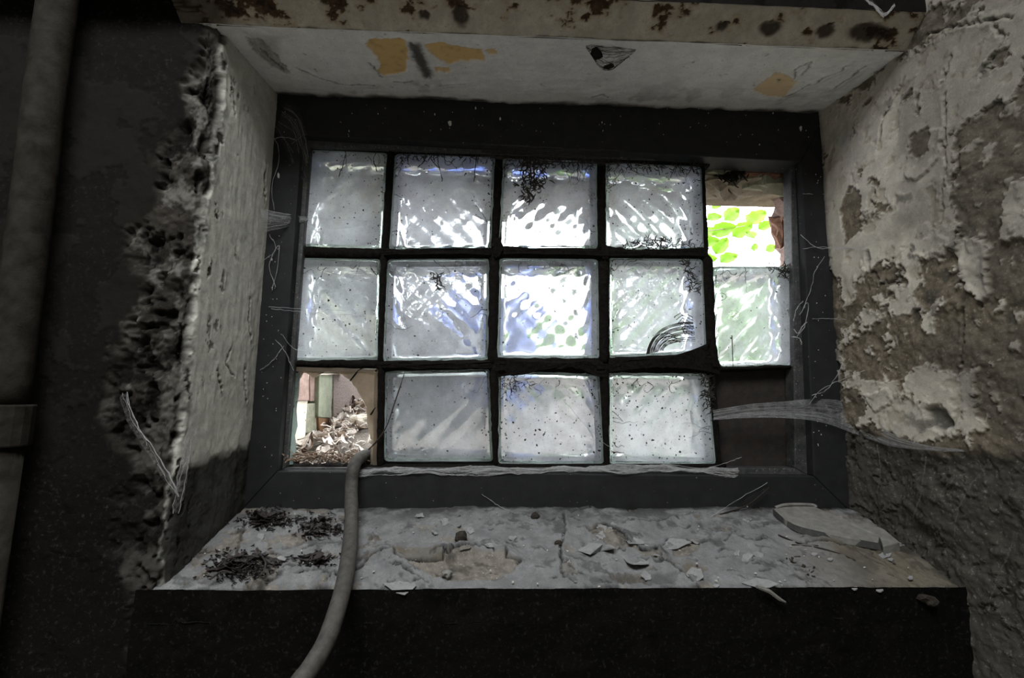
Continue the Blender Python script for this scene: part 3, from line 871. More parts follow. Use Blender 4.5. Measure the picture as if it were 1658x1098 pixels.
# single joint sides at the two gaps of the last column
P = lambda x, y: onY(x, y, GY)
joint(P(1136, 264), P(1142, 412), P(1141, 262), P(1148, 412), 33.0)
joint(P(1142, 408), P(1148, 600), P(1156, 424), P(1161, 600), 34.0)
joint(P(1150, 592), P(1164, 756), P(1158, 594), P(1169, 756), 35.0)
joint(P(1155, 594), P(1296, 590), P(1155, 602), P(1296, 598), 36.0)
joint(P(490, 234), P(1150, 260), P(490, 242), P(1150, 270), 37.0, .0012)
joint(P(455, 753), P(1175, 751), P(455, 760), P(1175, 758), 38.0)


def lumpy_poly(name, L, mat, y0, th, sd, n_sub=5, amp=2.2, parent=None):
    """an irregular plate with a ragged outline from a rough outline on the glass face"""
    pts = []
    k = len(L)
    for i in range(k):
        a, b = np.array(L[i], float), np.array(L[(i + 1) % k], float)
        for j in range(n_sub):
            t = j / n_sub; p = a * (1 - t) + b * t
            pts.append(p + amp * np.array([noise2(i * 3.7 + j, sd, 3), noise2(i * 3.7 + j, sd + 7, 4)]))
    c = np.mean(pts, 0)
    V_ = [onY(*p, y0 + th) for p in pts] + [onY(*p, y0 + th * .35) for p in pts] + [onY(*(c + (p - c) * .8), y0 + .002 * noise2(i * 1.3, sd, 9)) for i, p in enumerate(pts)]
    m = len(pts)
    Fc = [(r_ * m + i, r_ * m + (i + 1) % m, (r_ + 1) * m + (i + 1) % m, (r_ + 1) * m + i) for r_ in range(2) for i in range(m)]
    Fc.append(tuple(2 * m + i for i in range(m))); Fc.append(tuple(range(m - 1, -1, -1)))
    o = mesh(name, V_, Fc, mat, None, False)
    return o


for i, L in enumerate(([(800, 578), (830, 582), (900, 586), (965, 584), (985, 590), (985, 612), (965, 606), (935, 594), (880, 600), (840, 606), (806, 610), (798, 600)],
          [(985, 582), (1060, 580), (1100, 572), (1150, 556), (1162, 575), (1165, 606), (1130, 600), (1080, 596), (1020, 600), (985, 604)],
          [(806, 396), (840, 404), (970, 406), (990, 398), (1030, 408), (1146, 402), (1146, 414), (980, 416), (806, 412)],
          [(796, 396), (810, 380), (816, 404), (808, 420), (800, 420)], [(972, 380), (980, 396), (992, 402), (985, 424), (974, 424)],
          [(612, 404), (700, 402), (800, 402), (800, 412), (700, 412), (612, 414)], [(608, 586), (700, 590), (800, 584), (800, 598), (700, 598), (608, 597)],
          [(1146, 545), (1155, 540), (1168, 600), (1152, 600)])):
    wpart(lumpy_poly('mortar_lump', L, M['mortar'], GY - .008, .016, i * 2.3 + 1, 6, 2.4))

# --- dark board in the lowest gap at the right
q = [onY(*p, .05) for p in ((1152, 594), (1298, 590), (1302, 762), (1160, 762))]
mb = MB(); mb.prism(q, [p + [0, .04, 0] for p in q])
wpart(tag(mb.build('infill_board', mat_plain('dark_infill', (.03, .024, .02), (.018, .015, .013), 60, .9, .6, (.05, .045, .04)), bevel=.001), 'dark brown board closing the lowest right gap'))

# --- broken block, lower left: rim and the remaining pane
q = BW[(3, 1)]
bb = empty('broken_glass_block', tuple(q.__getitem__(0)))
MB_ = MB()
mb = MB()
sx = q[1] - q[0]
w3, h3 = np.linalg.norm(q[1] - q[0]), np.linalg.norm(q[3] - q[0])
def bq(u, v, y=0): return bil(q, np.array(u), np.array(v)) + np.array([0, y, 0])
# rim: right wall and top wall of the block, still standing
for (u0, u1, v0, v1) in ((.955, 1, 0, 1), (0, 1, 0, .045)):
    mb.prism([bq(u0, v0), bq(u1, v0), bq(u1, v1), bq(u0, v1)], [bq(u0, v0, TH), bq(u1, v0, TH), bq(u1, v1, TH), bq(u0, v1, TH)])
rim = mb.build('block_rim', M['pane'], bevel=.0015)
# remaining pane: top strip and a curved piece on the right
hole = [(483, 614), (490, 603), (500, 606), (506, 612), (511, 611), (519, 603), (532, 601), (545, 603), (556, 608), (567, 617), (577, 629), (585, 643), (592, 658), (594, 672), (595, 690), (597, 702), (603, 716), (600, 735), (600, 756)]
outer_ = [(612, 756), (612, 700), (612, 640), (612, 597), (570, 596), (530, 596), (505, 595), (482, 595)]
hp = [onY(*p, GY + .003) for p in hole]; op = [onY(*p, GY + .003) for p in outer_]
# triangulate as strip between hole edge and outer edge by arc length parameter
def arcparam(L):
    d = [0]
    for i in range(1, len(L)): d.append(d[-1] + np.linalg.norm(L[i] - L[i - 1]))
    return np.array(d) / d[-1]
n = 60
ta, tb = arcparam(hp), arcparam(op)
corner_t = tb[3]
A_ = [np.array([np.interp(t, ta, [p[k] for p in hp]) for k in range(3)]) for t in np.linspace(0, 1, n)]
opr = op[::-1]; tbr = arcparam(opr)
B_ = []
for i, t in enumerate(np.linspace(0, 1, n)):
    B_.append(np.array([np.interp(t, tbr, [p[k] for p in opr]) for k in range(3)]))
V_ = []; Fc = []
for i in range(n):
    e_ = .0009 * noise2(i * 1.7, 3, 4)
    V_ += [A_[i] + [e_, 0, e_], B_[i], B_[i] + [0, .006, 0], A_[i] + [e_, .006, e_]]
for i in range(n - 1):
    for k in range(4): Fc.append((i * 4 + k, i * 4 + (k + 1) % 4, i * 4 + 4 + (k + 1) % 4, i * 4 + 4 + k))
Fc += [(3, 2, 1, 0), tuple(4 * (n - 1) + k for k in range(4))]
pane = mesh('broken_pane', V_, Fc, M['pane'])
mb = MB()
for L in ([(567, 617), (580, 600), (590, 595)], [(600, 672), (608, 660)]):
    mb.tube([onY(x, y, GY + .001) for x, y in L], .0016, 5)
lug = mb.build('pane_crack', M['mortar'])
# jagged remains of glass at the left edge
mb = MB()
L = [(478, 604), (486, 604), (484, 640), (480, 660), (482, 690), (478, 705), (480, 730), (474, 742), (476, 752), (466, 752), (470, 690)]
mb.prism([onY(*p, GY) for p in L], [onY(*p, GY + .02) for p in L])
shard = mb.build('edge_shard', M['glass_edge'])
bl = bb
bl.location = tuple(q[0]); keep_world(bl, win)
bpy.context.view_layer.update()
for o in (rim, pane, lug, shard):
    o.parent = bl; o.matrix_parent_inverse = bl.matrix_world.inverted()
tag(bl, 'broken glass block with only a curved piece of dusty pane left')

# --- grime on the blocks: specks and sooty strands (countless)
def grime(key, n, top_heavy, strands, sd):
    r_ = np.random.default_rng(sd)
    q = BW[key]; V_ = []; Fc = []
    for i in range(n):
        u = r_.uniform(.03, .97); v = r_.uniform(0, 1) ** top_heavy
        v = .04 + .93 * v
        if r_.random() < .3: u = r_.choice([r_.uniform(.02, .10), r_.uniform(.9, .98)])
        c = bil(q, np.array(u), np.array(v)) + np.array([0, -.0006, 0])
        sz = .0005 + .0019 * r_.random() ** 3.0
        k = r_.integers(4, 7); b = len(V_); el = r_.uniform(.4, 1); an = r_.uniform(0, 3.14)
        for j in range(k):
            g = 2 * math.pi * j / k; rr = sz * r_.uniform(.6, 1.3)
            x, z = rr * math.cos(g), rr * el * math.sin(g)
            V_.append(c + np.array([x * math.cos(an) - z * math.sin(an), 0, x * math.sin(an) + z * math.cos(an)]))
        V_.append(c + np.array([0, -.0006, 0]))
        Fc += [(b + j, b + (j + 1) % k, b + k) for j in range(k)]
    mb = MB(); mb.add(V_, Fc)
    for i in range(strands):
        edge_top = r_.random() < .75
        u, v = (r_.uniform(.03, .97), r_.uniform(.0, .12)) if edge_top else (r_.choice([.03, .97]), r_.uniform(.1, .9))
        a = r_.uniform(.6, 2.6) if edge_top else r_.uniform(-.6, .6) + (0 if u < .5 else math.pi)
        pts = []; L = r_.integers(5, 16)
        for j in range(L):
            pts.append(bil(q, np.array(np.clip(u, .01, .99)), np.array(np.clip(v, .0, .98))) + np.array([0, -.0012, 0]))
            u += math.cos(a) * .022; v += math.sin(a) * .022; a += r_.normal(0, .55)
        r0 = r_.uniform(.0002, .0007)
        mb.tube(pts, [r0 * (1 - .7 * j / L) * r_.uniform(.7, 1.5) for j in range(L)], 4)
    o = mb.build('grime_specks', M['thread_dark']); o['kind'] = 'stuff'
    o.parent = blocks[key]
    return o


GR = {(1, 1): (130, 1.3, 9), (1, 2): (170, 1.6, 16), (1, 3): (120, 2.2, 22), (1, 4): (260, 1.3, 22), (2, 1): (150, 1.0, 8), (2, 2): (120, 1.2, 6), (2, 3): (60, 1.0, 5),
      (2, 4): (150, 1.5, 10), (2, 5): (70, 1.5, 6), (3, 2): (120, .9, 1), (3, 3): (240, 1.2, 7), (3, 4): (260, 1.3, 16)}
for i, (k_, a_) in enumerate(GR.items()): grime(k_, int(a_[0] * 1.7), a_[1], a_[2], 100 + i)


def patch(key, L, sd, n=160, dens=.0016):
    """a mat of rootlets and sooty threads stuck on one pane, inside outline L"""
    r_ = np.random.default_rng(sd); mb = MB()
    P2 = np.array(L, float); x0, y0 = P2.min(0); x1, y1 = P2.max(0); c = 0
    while c < n:
        x, y = r_.uniform(x0, x1), r_.uniform(y0, y1)
        if seg_dist(np.array([x]), np.array([y]), L, True)[0] > 0: continue
        a = r_.uniform(0, 6.28); pts = []
        for j in range(5):
            pts.append(onY(x, y, GY - .0015 - .002 * r_.random())); x += 3 * math.cos(a); y += 3 * math.sin(a); a += r_.normal(0, .7)
        mb.tube(pts, [dens * t for t in (.3, .9, 1, .8, .2)], 4); c += 1
    o = mb.build('soot_mat', M['thread_dark']); o['kind'] = 'stuff'
    o.parent = blocks[key]


patch((1, 3), [(838, 252), (890, 252), (882, 275), (890, 292), (872, 310), (858, 332), (846, 318), (840, 300), (850, 280)], 1, 150, .0013)
patch((1, 3), [(815, 252), (965, 258), (960, 268), (815, 266)], 2, 90, .001)
patch((1, 4), [(1020, 392), (1050, 386), (1110, 390), (1140, 400), (1000, 404)], 3, 110, .0009)
patch((1, 4), [(982, 262), (1136, 268), (1136, 276), (982, 272)], 13, 60, .0009)
patch((2, 4), [(1105, 418), (1113, 416), (1130, 470), (1122, 474)], 4, 60, .0009)
patch((2, 2), [(706, 443), (712, 443), (714, 466), (704, 464)], 5, 22, .0011)
patch((3, 3), [(808, 604), (850, 604), (860, 625), (830, 640), (812, 630)], 6, 45, .0006)
patch((3, 4), [(1125, 604), (1150, 606), (1158, 660), (1148, 668), (1140, 640), (1146, 625)], 7, 70, .0010)
patch((2, 5), [(1232, 430), (1282, 430), (1282, 455), (1270, 450), (1262, 436)], 8, 60, .0009)
patch((1, 2), [(640, 248), (800, 250), (800, 258), (640, 256)], 9, 60, .0009)
# rag of dirt pulled down: strokes wiped into the dust of one block
mb = MB(); r_ = np.random.default_rng(5)
for i in range(15):
    t = i / 14
    P0 = np.array([1047 + 26 * t ** 1.2, 574 - 6 * t]); P2 = np.array([1122 + 4 * t, 522 + 30 * t ** 1.3]); P1 = np.array([1056 + 22 * t, 520 + 30 * t])
    if i % 4 == 3: P2 = P0 * .4 + P2 * .6
    pts = [onY(*((1 - a) ** 2 * P0 + 2 * a * (1 - a) * P1 + a * a * P2), GY - .0008) for a in np.linspace(0, 1, 12)]
    mb.tube(pts, [r_.uniform(.0004, .0011) for _ in pts], 4)
for i in range(7):
    y = 505 + 5 * i; mb.tube([onY(1092 + 3 * i, y + 8, GY - .0008), onY(1105, y, GY - .0008), onY(1122, y + 9, GY - .0008)], .0006, 4)
o = mb.build('scrape_marks', M['thread_dark']); tag(o, 'fan of dark scratches in the dust'); o['kind'] = 'stuff'
o.parent = blocks[(2, 4)]
mb = MB(); mb.tube([onY(1185, 543, GY - .001), onY(1186, 570, GY - .001), onY(1187, 594, GY - .001)], .0009, 5)
o = mb.build('hair_crack', M['thread_dark']); o.parent = blocks[(2, 5)]

# --- paint chips and dust flecks sitting on the frame face
r_ = np.random.default_rng(9); mb = MB()
FP = [(728, 200, 6), (704, 185, 2), (770, 175, 3), (810, 192, 3), (565, 212, 2), (900, 165, 2), (1297, 208, 5), (1252, 183, 2), (451, 284, 5), (440, 420, 3), (975, 198, 2), (1230, 234, 2), (612, 184, 2), (1210, 820, 2)]
for x, y, sz in FP + [(r_.uniform(455, 1320), r_.uniform(172, 222), 1) for _ in range(40)] + [(r_.uniform(425, 455), r_.uniform(200, 750), 1) for _ in range(30)] + [(r_.uniform(1315, 1340), r_.uniform(220, 750), 1) for _ in range(24)]:
    k = 6; a0 = r_.uniform(0, 6)
    pts = [onY(x + sz * r_.uniform(.4, 1) * math.cos(a0 + 6.28 * j / k) * .6, y + sz * r_.uniform(.5, 1.1) * math.sin(a0 + 6.28 * j / k), -.0012) for j in range(k)]
    mb.prism(pts, [p + [0, .0012, 0] for p in pts])
o = wpart(mb.build('dust_flecks', M['crumb'])); o['kind'] = 'stuff'

# ================================================================== THINGS INSIDE
# hose
hp_ = [onY(606, 733, .16), onY(596, 735, .07), onY(584, 741, .02), onY(573, 756, -.012), onY(569, 790, -.024), onY(569, 840, -.075), onY(566, 890, -.145),
       onY(558, 940, -.205), onY(545, 990, -.24), onY(527, 1040, -.265), onY(500, 1085, -.285), onY(465, 1130, -.30), onY(420, 1180, -.31)]
path = smooth_path(hp_, 96)
mb = MB(); mb.tube(path, [.0103 + .0004 * noise2(i * .35, 1, 3) for i in range(len(path))], 14)
tag(mb.build('hose', M['hose'], smooth=True), 'grey rubber hose coming in through the broken block and hanging over the sill', 'hose')

# twig in front of the dark blue block
tw = smooth_path([onY(597, 728, GY - .012), onY(612, 712, GY - .014), onY(626, 690, GY - .013), onY(640, 650, GY - .008), onY(650, 620, GY - .006), onY(656, 600, GY - .004)], 30)
mb = MB(); mb.tube(tw, [.0014 - .0009 * i / len(tw) + .0003 * noise2(i * .6, 2, 3) for i in range(len(tw))], 6)
tag(mb.build('twig', M['twig'], smooth=True), 'thin dark twig leaning across the joint beside the broken block', 'twig')

# pipe on the far left
pp = [onY(105, -30, -DEP - .03), onY(85, 200, -DEP - .03), onY(52, 400, -DEP - .03), onY(28, 560, -DEP - .03), onY(18, 655, -DEP - .03)]
xs = [p[0] for p in pp]
x_top = pp[0][0]; x_bot = pp[-1][0]
pipe = empty('drain_pipe', (x_bot, -DEP - .03, pp[-1][2])); tag(pipe, 'grimy upright pipe fixed to the dark left wall', 'pipe')
mb = MB(); mb.tube(smooth_path([np.array([x_top, -DEP - .035, .94]), np.array([x_top, -DEP - .035, .2]), np.array([(x_top + x_bot) / 2, -DEP - .035, 0]), np.array([x_bot, -DEP - .035, pp[-1][2]])], 30), .021, 18)
keep_world(mb.build('pipe_run', M['pipe'], smooth=True), pipe)
mb = MB(); zc = pp[-1][2]
mb.tube([(x_bot, -DEP - .035, zc + .0), (x_bot, -DEP - .035, zc - .05)], .027, 18); keep_world(mb.build('pipe_collar', M['pipe'], bevel=.002), pipe)
mb = MB(); mb.tube([(x_bot, -DEP - .035, zc - .05), (x_bot, -DEP - .035, -1.49)], .021, 18); keep_world(mb.build('pipe_run', M['pipe'], smooth=True), pipe)

# broken slab of cast glass on the sill
def plate(name, L, up0, up1, mat, parent=None, bevel=.0012):
    top = [onSill(x, y, up1) for x, y in L]
    bot = [np.array([p[0], p[1], ZB + (ZB1 - ZB) * (-p[1]) / DEP + up0]) for p in top]
    mb = MB(); mb.prism(top, bot); return mb.build(name, mat, parent, bevel=bevel)


sl = onSill(1340, 850)
slab = empty('broken_glass_slab', tuple(sl)); tag(slab, 'dusty broken slab of thick cast glass lying at the right end of the sill', 'slab')
def slab_part(o): keep_world(o, slab); return o
body = plate('slab_body', [(1253, 824), (1262, 818), (1318, 820), (1356, 836), (1404, 850), (1424, 868), (1422, 879), (1370, 870), (1300, 854), (1272, 842)], .0015, .0125, M['slab'])
slab_part(body)
L = [(1252, 825), (1262, 834), (1272, 842), (1285, 849), (1300, 854), (1335, 862), (1370, 869), (1400, 875), (1423, 879)]
top = [onSill(x, y, .0118) + [0, -.0012 - .0012 * abs(noise2(i * 1.3, 3, 2)), 0] for i, (x, y) in enumerate(L)]
mb = MB(); fr = []
for p in top: fr.append((p, p + [.0, -.001, -.010]))
V_ = [q for a, b in fr for q in (a, b, b + [0, .004, 0], a + [0, .004, 0])]
Fc = [(i * 4 + k, i * 4 + (k + 1) % 4, i * 4 + 4 + (k + 1) % 4, i * 4 + 4 + k) for i in range(len(fr) - 1) for k in range(4)] + [(3, 2, 1, 0), tuple(4 * (len(fr) - 1) + k for k in range(4))]
mb.add(V_, Fc)
slab_part(tag(mb.build('slab_edge', M['slab_edge']), 'dark broken edge'))
mb = MB(); mb.tube(smooth_path([onSill(1256, 822, .013), onSill(1270, 818, .015), (onSill(1290, 817, .015)), onSill(1316, 818, .014), onSill(1322, 822, .012)], 16), .0028, 7)
slab_part(mb.build('slab_rim', M['slab'], smooth=True))
sc2 = plate('slab_chunk', [(1378, 848), (1404, 846), (1432, 857), (1457, 878), (1430, 885), (1424, 868)], .0, .014, M['slab'])
tag(sc2, 'loose dusty chunk of cast glass leaning on the broken slab at its right end', 'slab')

# ---- loose stuff on the sill
def leaf_mesh(name, L=.03, Wd=.016, curl=.5, sd=0, n=7, thick=.0004):
    V_ = []; Fc = []
    for s_ in (0, 1):
        for i in range(n):
            t = i / (n - 1); w_ = Wd * (math.sin(math.pi * min(1, t * .94 + .03)) ** .7) * (1 - .25 * t)
            for k in (-1, 0, 1):
                x = L * (t - .5); y = w_ * .5 * k
                z = curl * L * (t - .5) ** 2 + curl * .5 * abs(y) + .0015 * noise2(i * .8 + k, sd, 7) - s_ * thick
                V_.append((x, y, z))
    m = n * 3
    for s_ in (0, 1):
        for i in range(n - 1):
            for k in (0, 1):
                f = (s_ * m + i * 3 + k, s_ * m + (i + 1) * 3 + k, s_ * m + (i + 1) * 3 + k + 1, s_ * m + i * 3 + k + 1)
                Fc.append(f if s_ == 0 else f[::-1])
    for i in range(n - 1):
        Fc.append((i * 3, m + i * 3, m + (i + 1) * 3, (i + 1) * 3)); Fc.append((i * 3 + 2, (i + 1) * 3 + 2, m + (i + 1) * 3 + 2, m + i * 3 + 2))
    me = bpy.data.meshes.new(name)
    me.from_pydata(V_, [], Fc)
    for p in me.polygons: p.use_smooth = True
    return me


def place(name, me, mat, loc, rot, sc, label, cat, group):
    if len(me.materials) == 0: me.materials.append(mat)
    o = bpy.data.objects.new(name, me); COL.objects.link(o)
    o.location = tuple(loc); o.rotation_euler = rot; o.scale = (sc, sc, sc) if np.isscalar(sc) else sc
    return tag(o, label, cat, group)


SILL_TILT = math.atan2(ZB - ZB1, DEP)
# dried leaves in three heaps
dk = [leaf_mesh('rotten_leaf', .034, .013, .35 + .3 * i, i, 9) for i in range(4)]
heaps = [((434, 841), 18, 38, 12, 'dark shrivelled leaf in the heap at the back left of the sill', 'shrivelled leaves at the back left of the sill'),
         ((388, 914), 22, 46, 20, 'dark shrivelled leaf in the heap at the front left of the sill', 'shrivelled leaves at the front left of the sill'),
         ((520, 852), 11, 34, 14, 'dark shrivelled leaf just left of the hose', 'shrivelled leaves left of the hose'),
         ((512, 905), 9, 30, 10, 'dark leaf scrap on the sill in front of the hose', 'leaf scraps in front of the hose')]
r_ = np.random.default_rng(12)
for (cx, cy), n, wx, wy, lab, grp in heaps:
    for i in range(n):
        p = onSill(cx + r_.normal(0, wx * .45), min(cy + r_.normal(0, wy * .45), 950), .002 + .005 * r_.random())
        place('shrivelled_leaf', dk[i % 4], M['leaf_dark'], p, (r_.normal(0, .22) - SILL_TILT, r_.normal(0, .22), r_.uniform(0, 6.28)), r_.uniform(.45, 1.0), lab, 'leaf', grp)
mb = MB()
for (cx, cy), n, wx, wy, lab, grp in heaps:
    for i in range(n * 14):
        x, y = cx + r_.normal(0, wx * .6), min(cy + r_.normal(0, wy * .6), 950); a = r_.uniform(0, 6.28); l = r_.uniform(3, 14)
        mb.tube([onSill(x, y, .002), onSill(x + l * .5 * math.cos(a), min(951, y + l * .3 * math.sin(a)), .004 + .004 * r_.random()), onSill(x + l * math.cos(a + .4), min(951, y + l * .5 * math.sin(a + .4)), .0015)], [.0004, .0012 * r_.uniform(.5, 1.5), .0003], 4)
tag(mb.build('leaf_crumbs', M['leaf_dark']), 'dark crumbled leaf litter under the heaps on the left of the sill', 'litter', None, 'stuff')
# leaf stalks in the front heap
for i, L in enumerate(([(352, 918), (368, 905), (392, 900), (420, 902)], [(424, 900), (430, 912), (426, 928)], [(340, 938), (360, 925), (375, 928)])):
    mb = MB(); mb.tube(smooth_path([onSill(x, y, .012) for x, y in L], 12), .0013, 5)
    tag(mb.build('leaf_stalk', M['leaf_dark'], smooth=True), ('long curved dry stalk over the top of the front left leaf heap', 'short upright stalk at the right end of the front left leaf heap', 'short dry stalk at the left end of the front left leaf heap')[i], 'stalk', 'stalks in the front left leaf heap')
# clods of earth
def rock_mesh(name, r0, sd, sub=2, amp=.35, fr=1.6):
    import bmesh
    bm = bmesh.new(); bmesh.ops.create_icosphere(bm, subdivisions=sub, radius=r0)
    for v in bm.verts:
        n_ = float(noise2(v.co.x / r0 * fr + sd, v.co.y / r0 * fr + v.co.z / r0 * 1.1, sd)); v.co *= 1 + amp * n_
    me = bpy.data.meshes.new(name); bm.to_mesh(me); bm.free()
    return me
for (x, y, r0, lab) in ((745, 871, .011, 'large earth clod on the middle of the sill beside a crack'), (904, 880, .006, 'small brown clod beside the upright crack in the sill'),
                        (867, 836, .008, 'webbed dark clod at the back of the sill by the frame'), (724, 930, .007, 'pale beige lump near the front edge of the sill')):
    place('clod', rock_mesh('clod', r0, int(x)), M['clod'] if x != 724 else M['slab'], onSill(x, y, r0 * .55), (0, 0, .5), (1, .85, .75), lab, 'clod', None)
# curling paint flakes still stuck to the sill: parts of it
def flake(L, lift_edge, up=.001, mat='flake', sd=0):
    """a thin plate from an outline, lifted along the listed vertices"""
    pts = []
    n = len(L)
    for i in range(n):
        for j in range(3):
            t = j / 3
            a, b = np.array(L[i], float), np.array(L[(i + 1) % n], float)
            e = (lift_edge[i] * (1 - t) + lift_edge[(i + 1) % n] * t)
            x, y = a * (1 - t) + b * t + .8 * np.array([noise2(i * 3 + j, sd, 2), noise2(i * 3 + j, sd, 3)])
            pts.append((onSill(x, y, 0), e))
    c = np.mean([p for p, e in pts], 0)
    m = len(pts)
    V_ = [p + [0, 0, up + e] for p, e in pts] + [p + [0, 0, up + e - .0007] for p, e in pts] + [c + [0, 0, up + .0008], c + [0, 0, up]]
    Fc = [(i, (i + 1) % m, 2 * m) for i in range(m)] + [((i + 1) % m + m, i + m, 2 * m + 1) for i in range(m)] + [(i, i + m, (i + 1) % m + m, (i + 1) % m) for i in range(m)]
    return mesh('paint_flake', V_, Fc, M[mat], sill)


flake([(935, 893), (955, 880), (985, 885), (994, 897), (996, 906), (976, 897), (955, 906)], [0, 0, .002, .010, .014, .012, .006], sd=1)
flake([(1010, 905), (1023, 900), (1050, 911), (1052, 923), (1029, 930), (1016, 922)], [.0, .0, .003, .007, .012, .008], sd=2)
flake([(1000, 868), (1016, 870), (1040, 880), (1044, 888), (1020, 892), (1012, 880)], [.0, .002, .004, .006, .009, .004], sd=3)
flake([(620, 948), (645, 944), (668, 945), (675, 953), (655, 966), (640, 964), (624, 953)], [.0, .0, .0, .002, .0, .001, .002], .002, sd=4)
flake([(730, 894), (748, 886), (768, 888), (760, 896), (745, 898)], [.0, .0, .003, .006, .005], sd=5)
flake([(780, 880), (795, 881), (800, 893), (788, 893)], [.0, .002, .005, .006], sd=6)
flake([(1070, 885), (1085, 877), (1110, 880), (1120, 884), (1098, 890), (1075, 895)], [.0, .004, .004, .005, .0, .003], sd=7)
flake([(1105, 936), (1120, 925), (1135, 930), (1140, 942), (1120, 948)], [.0, .004, .006, .005, .0], sd=8)
flake([(1200, 945), (1225, 940), (1245, 945), (1262, 955), (1240, 957)], [.0, .003, .004, .006, .001], sd=9)
r_ = np.random.default_rng(21)
for i in range(46):
    x, y = r_.uniform(330, 1480), r_.uniform(836, 945); k = 5; w_ = r_.uniform(4, 13); a0 = r_.uniform(0, 6)
    L = [(x + w_ * r_.uniform(.5, 1) * math.cos(a0 + 6.28 * j / k), y + w_ * .55 * r_.uniform(.5, 1) * math.sin(a0 + 6.28 * j / k)) for j in range(k)]
    flake(L, [0, 0] + list(r_.uniform(.001, .005, 3)), sd=30 + i)
# pale crumbs lying loose
cm = [rock_mesh('lime_crumb', .0016, 40 + i, 1, .4) for i in range(3)]
for i in range(90):
    x, y = r_.uniform(330, 1480), r_.uniform(826, 950)
    place('lime_crumb', cm[i % 3], M['crumb'], onSill(x, y, .003), (r_.uniform(0, 3), 0, r_.uniform(0, 3)), (r_.uniform(.4, 1.5), r_.uniform(.3, 1), r_.uniform(.3, .7)), 'tiny pale plaster crumb scattered on the grey sill', 'crumb', 'plaster crumbs on the sill')
ch = [(1318, 897), (1345, 905), (1475, 935), (1442, 905), (1160, 948), (1425, 955), (1385, 952)]
for i, (x, y) in enumerate(ch):
    mb = MB(); k = 6; p0 = [onSill(x + r_.uniform(3, 7) * math.cos(6.28 * j / k), y + r_.uniform(1.5, 3.5) * math.sin(6.28 * j / k), .0035) for j in range(k)]
    mb.prism(p0, [p - [0, 0, .0014] for p in p0])
    tag(mb.build('plaster_chip', M['flake']), 'pale flat plaster chip on the right half of the sill', 'chip', 'plaster chips on the right of the sill')
mb = MB(); rb = np.random.default_rng(77)
for i in range(16):
    t = rb.random(); x, y = 1276 + 44 * t + rb.normal(0, 4), 905 + 32 * t + rb.normal(0, 4); a = rb.uniform(0, 6.28); l = rb.uniform(4, 13)
    mb.tube([onSill(x, y, .002), onSill(x + l * math.cos(a), y + .5 * l * math.sin(a), .003)], [.0008, rb.uniform(.0005, .0022)], 5)
tag(mb.build('bark_crumbs', M['twig']), 'small trail of dark bark crumbs at the right of the sill', 'bark', None, 'stuff')
for i, L in enumerate(([(1282, 882), (1320, 886), (1360, 897), (1385, 908)], [(1260, 866), (1295, 880), (1325, 884)], [(1165, 833), (1210, 818), (1245, 790)])):
    mb = MB(); mb.tube(smooth_path([onSill(x, y, .004) if y > 825 else onY(x, y, -.012) for x, y in L], 14), .0011, 5)
    tag(mb.build('twig', M['twig'], smooth=True), ('longer dry twig in front of the broken glass slab', 'short twig along the edge of the broken glass slab', 'pale stem leaning from the sill against the bottom frame rail')[i], 'twig')
mb = MB(); P3 = [onY(x, y, -DEP - .012) for x, y in [(1225, 950), (1245, 957), (1262, 970), (1272, 975)]]; mb.tube(P3, [.002, .0028, .0024, .001], 6)
tag(mb.build('plaster_splinter', M['slab']), 'peeling splinter of plaster under the front edge of the sill', 'plaster')
place('plaster_lump', rock_mesh('plaster_lump', .008, 61, 2, .5), M['clod'], onY(1502, 972, -DEP - .010), (.2, .3, .1), (1.3, .9, .7), 'loose plaster lump hanging at the right end of the sill edge', 'plaster', None)

# ================================================================== COBWEBS
def web_sheet(name, rows, mat, label, threads=0, sd=0, nu=40, nv=10, thr=.00018, gmat=None, jit=.0):
    """rows: polylines in space from one side of the sheet to the other"""
    R2 = [smooth_path(r_, nu) for r_ in rows]; n = min(map(len, R2)); R2 = [r_[:n] for r_ in R2]
    A = np.array(R2); k = len(rows)
    V_ = []
    tt = np.linspace(0, k - 1, nv)
    for t in tt:
        i = min(int(t), k - 2); f = t - i
        V_.append(A[i] * (1 - f) + A[i + 1] * f)
    G = np.array(V_)
    if jit:
        ii = np.arange(G.shape[1])[None, :]; jj = np.arange(nv)[:, None]
        G[..., 2] += jit * fbm(ii * .09 + 0 * jj, jj * .35 + sd, 1.0, 4, sd); G[..., 1] += .6 * jit * fbm(ii * .13 + 0 * jj, jj * .5 + sd + 3, 1.0, 4, sd + 1)
    rr = np.random.default_rng(sd)
    root = empty(name, tuple(G[0, 0])); tag(root, label, 'cobweb')
    keep_world(link('web_sheet', np_mesh('web_sheet', G.reshape(-1, 3), grid_faces(nv, n)), mat), root)
    if threads:
        mb = MB()
        for j in range(threads):
            a, b = rr.uniform(0, nv - 1, 2) if rr.random() < .4 else [rr.uniform(0, nv - 1)] * 2
            i0, i1 = sorted(rr.integers(0, n, 2)) if rr.random() < .5 else (0, n - 1)
            if i1 - i0 < 4: continue
            pts = []
            for i in range(i0, i1 + 1, 2):
                t = a + (b - a) * (i - i0) / (i1 - i0); r0 = min(int(t), nv - 2); f = t - r0
                pts.append(G[r0, i] * (1 - f) + G[r0 + 1, i] * f + rr.normal(0, .0006, 3))
            mb.tube(pts, thr * rr.uniform(.6, 1.6), 3, False)
        o = mb.build('web_threads', gmat or M['thread']); o['kind'] = 'stuff'; keep_world(o, root)
    return root


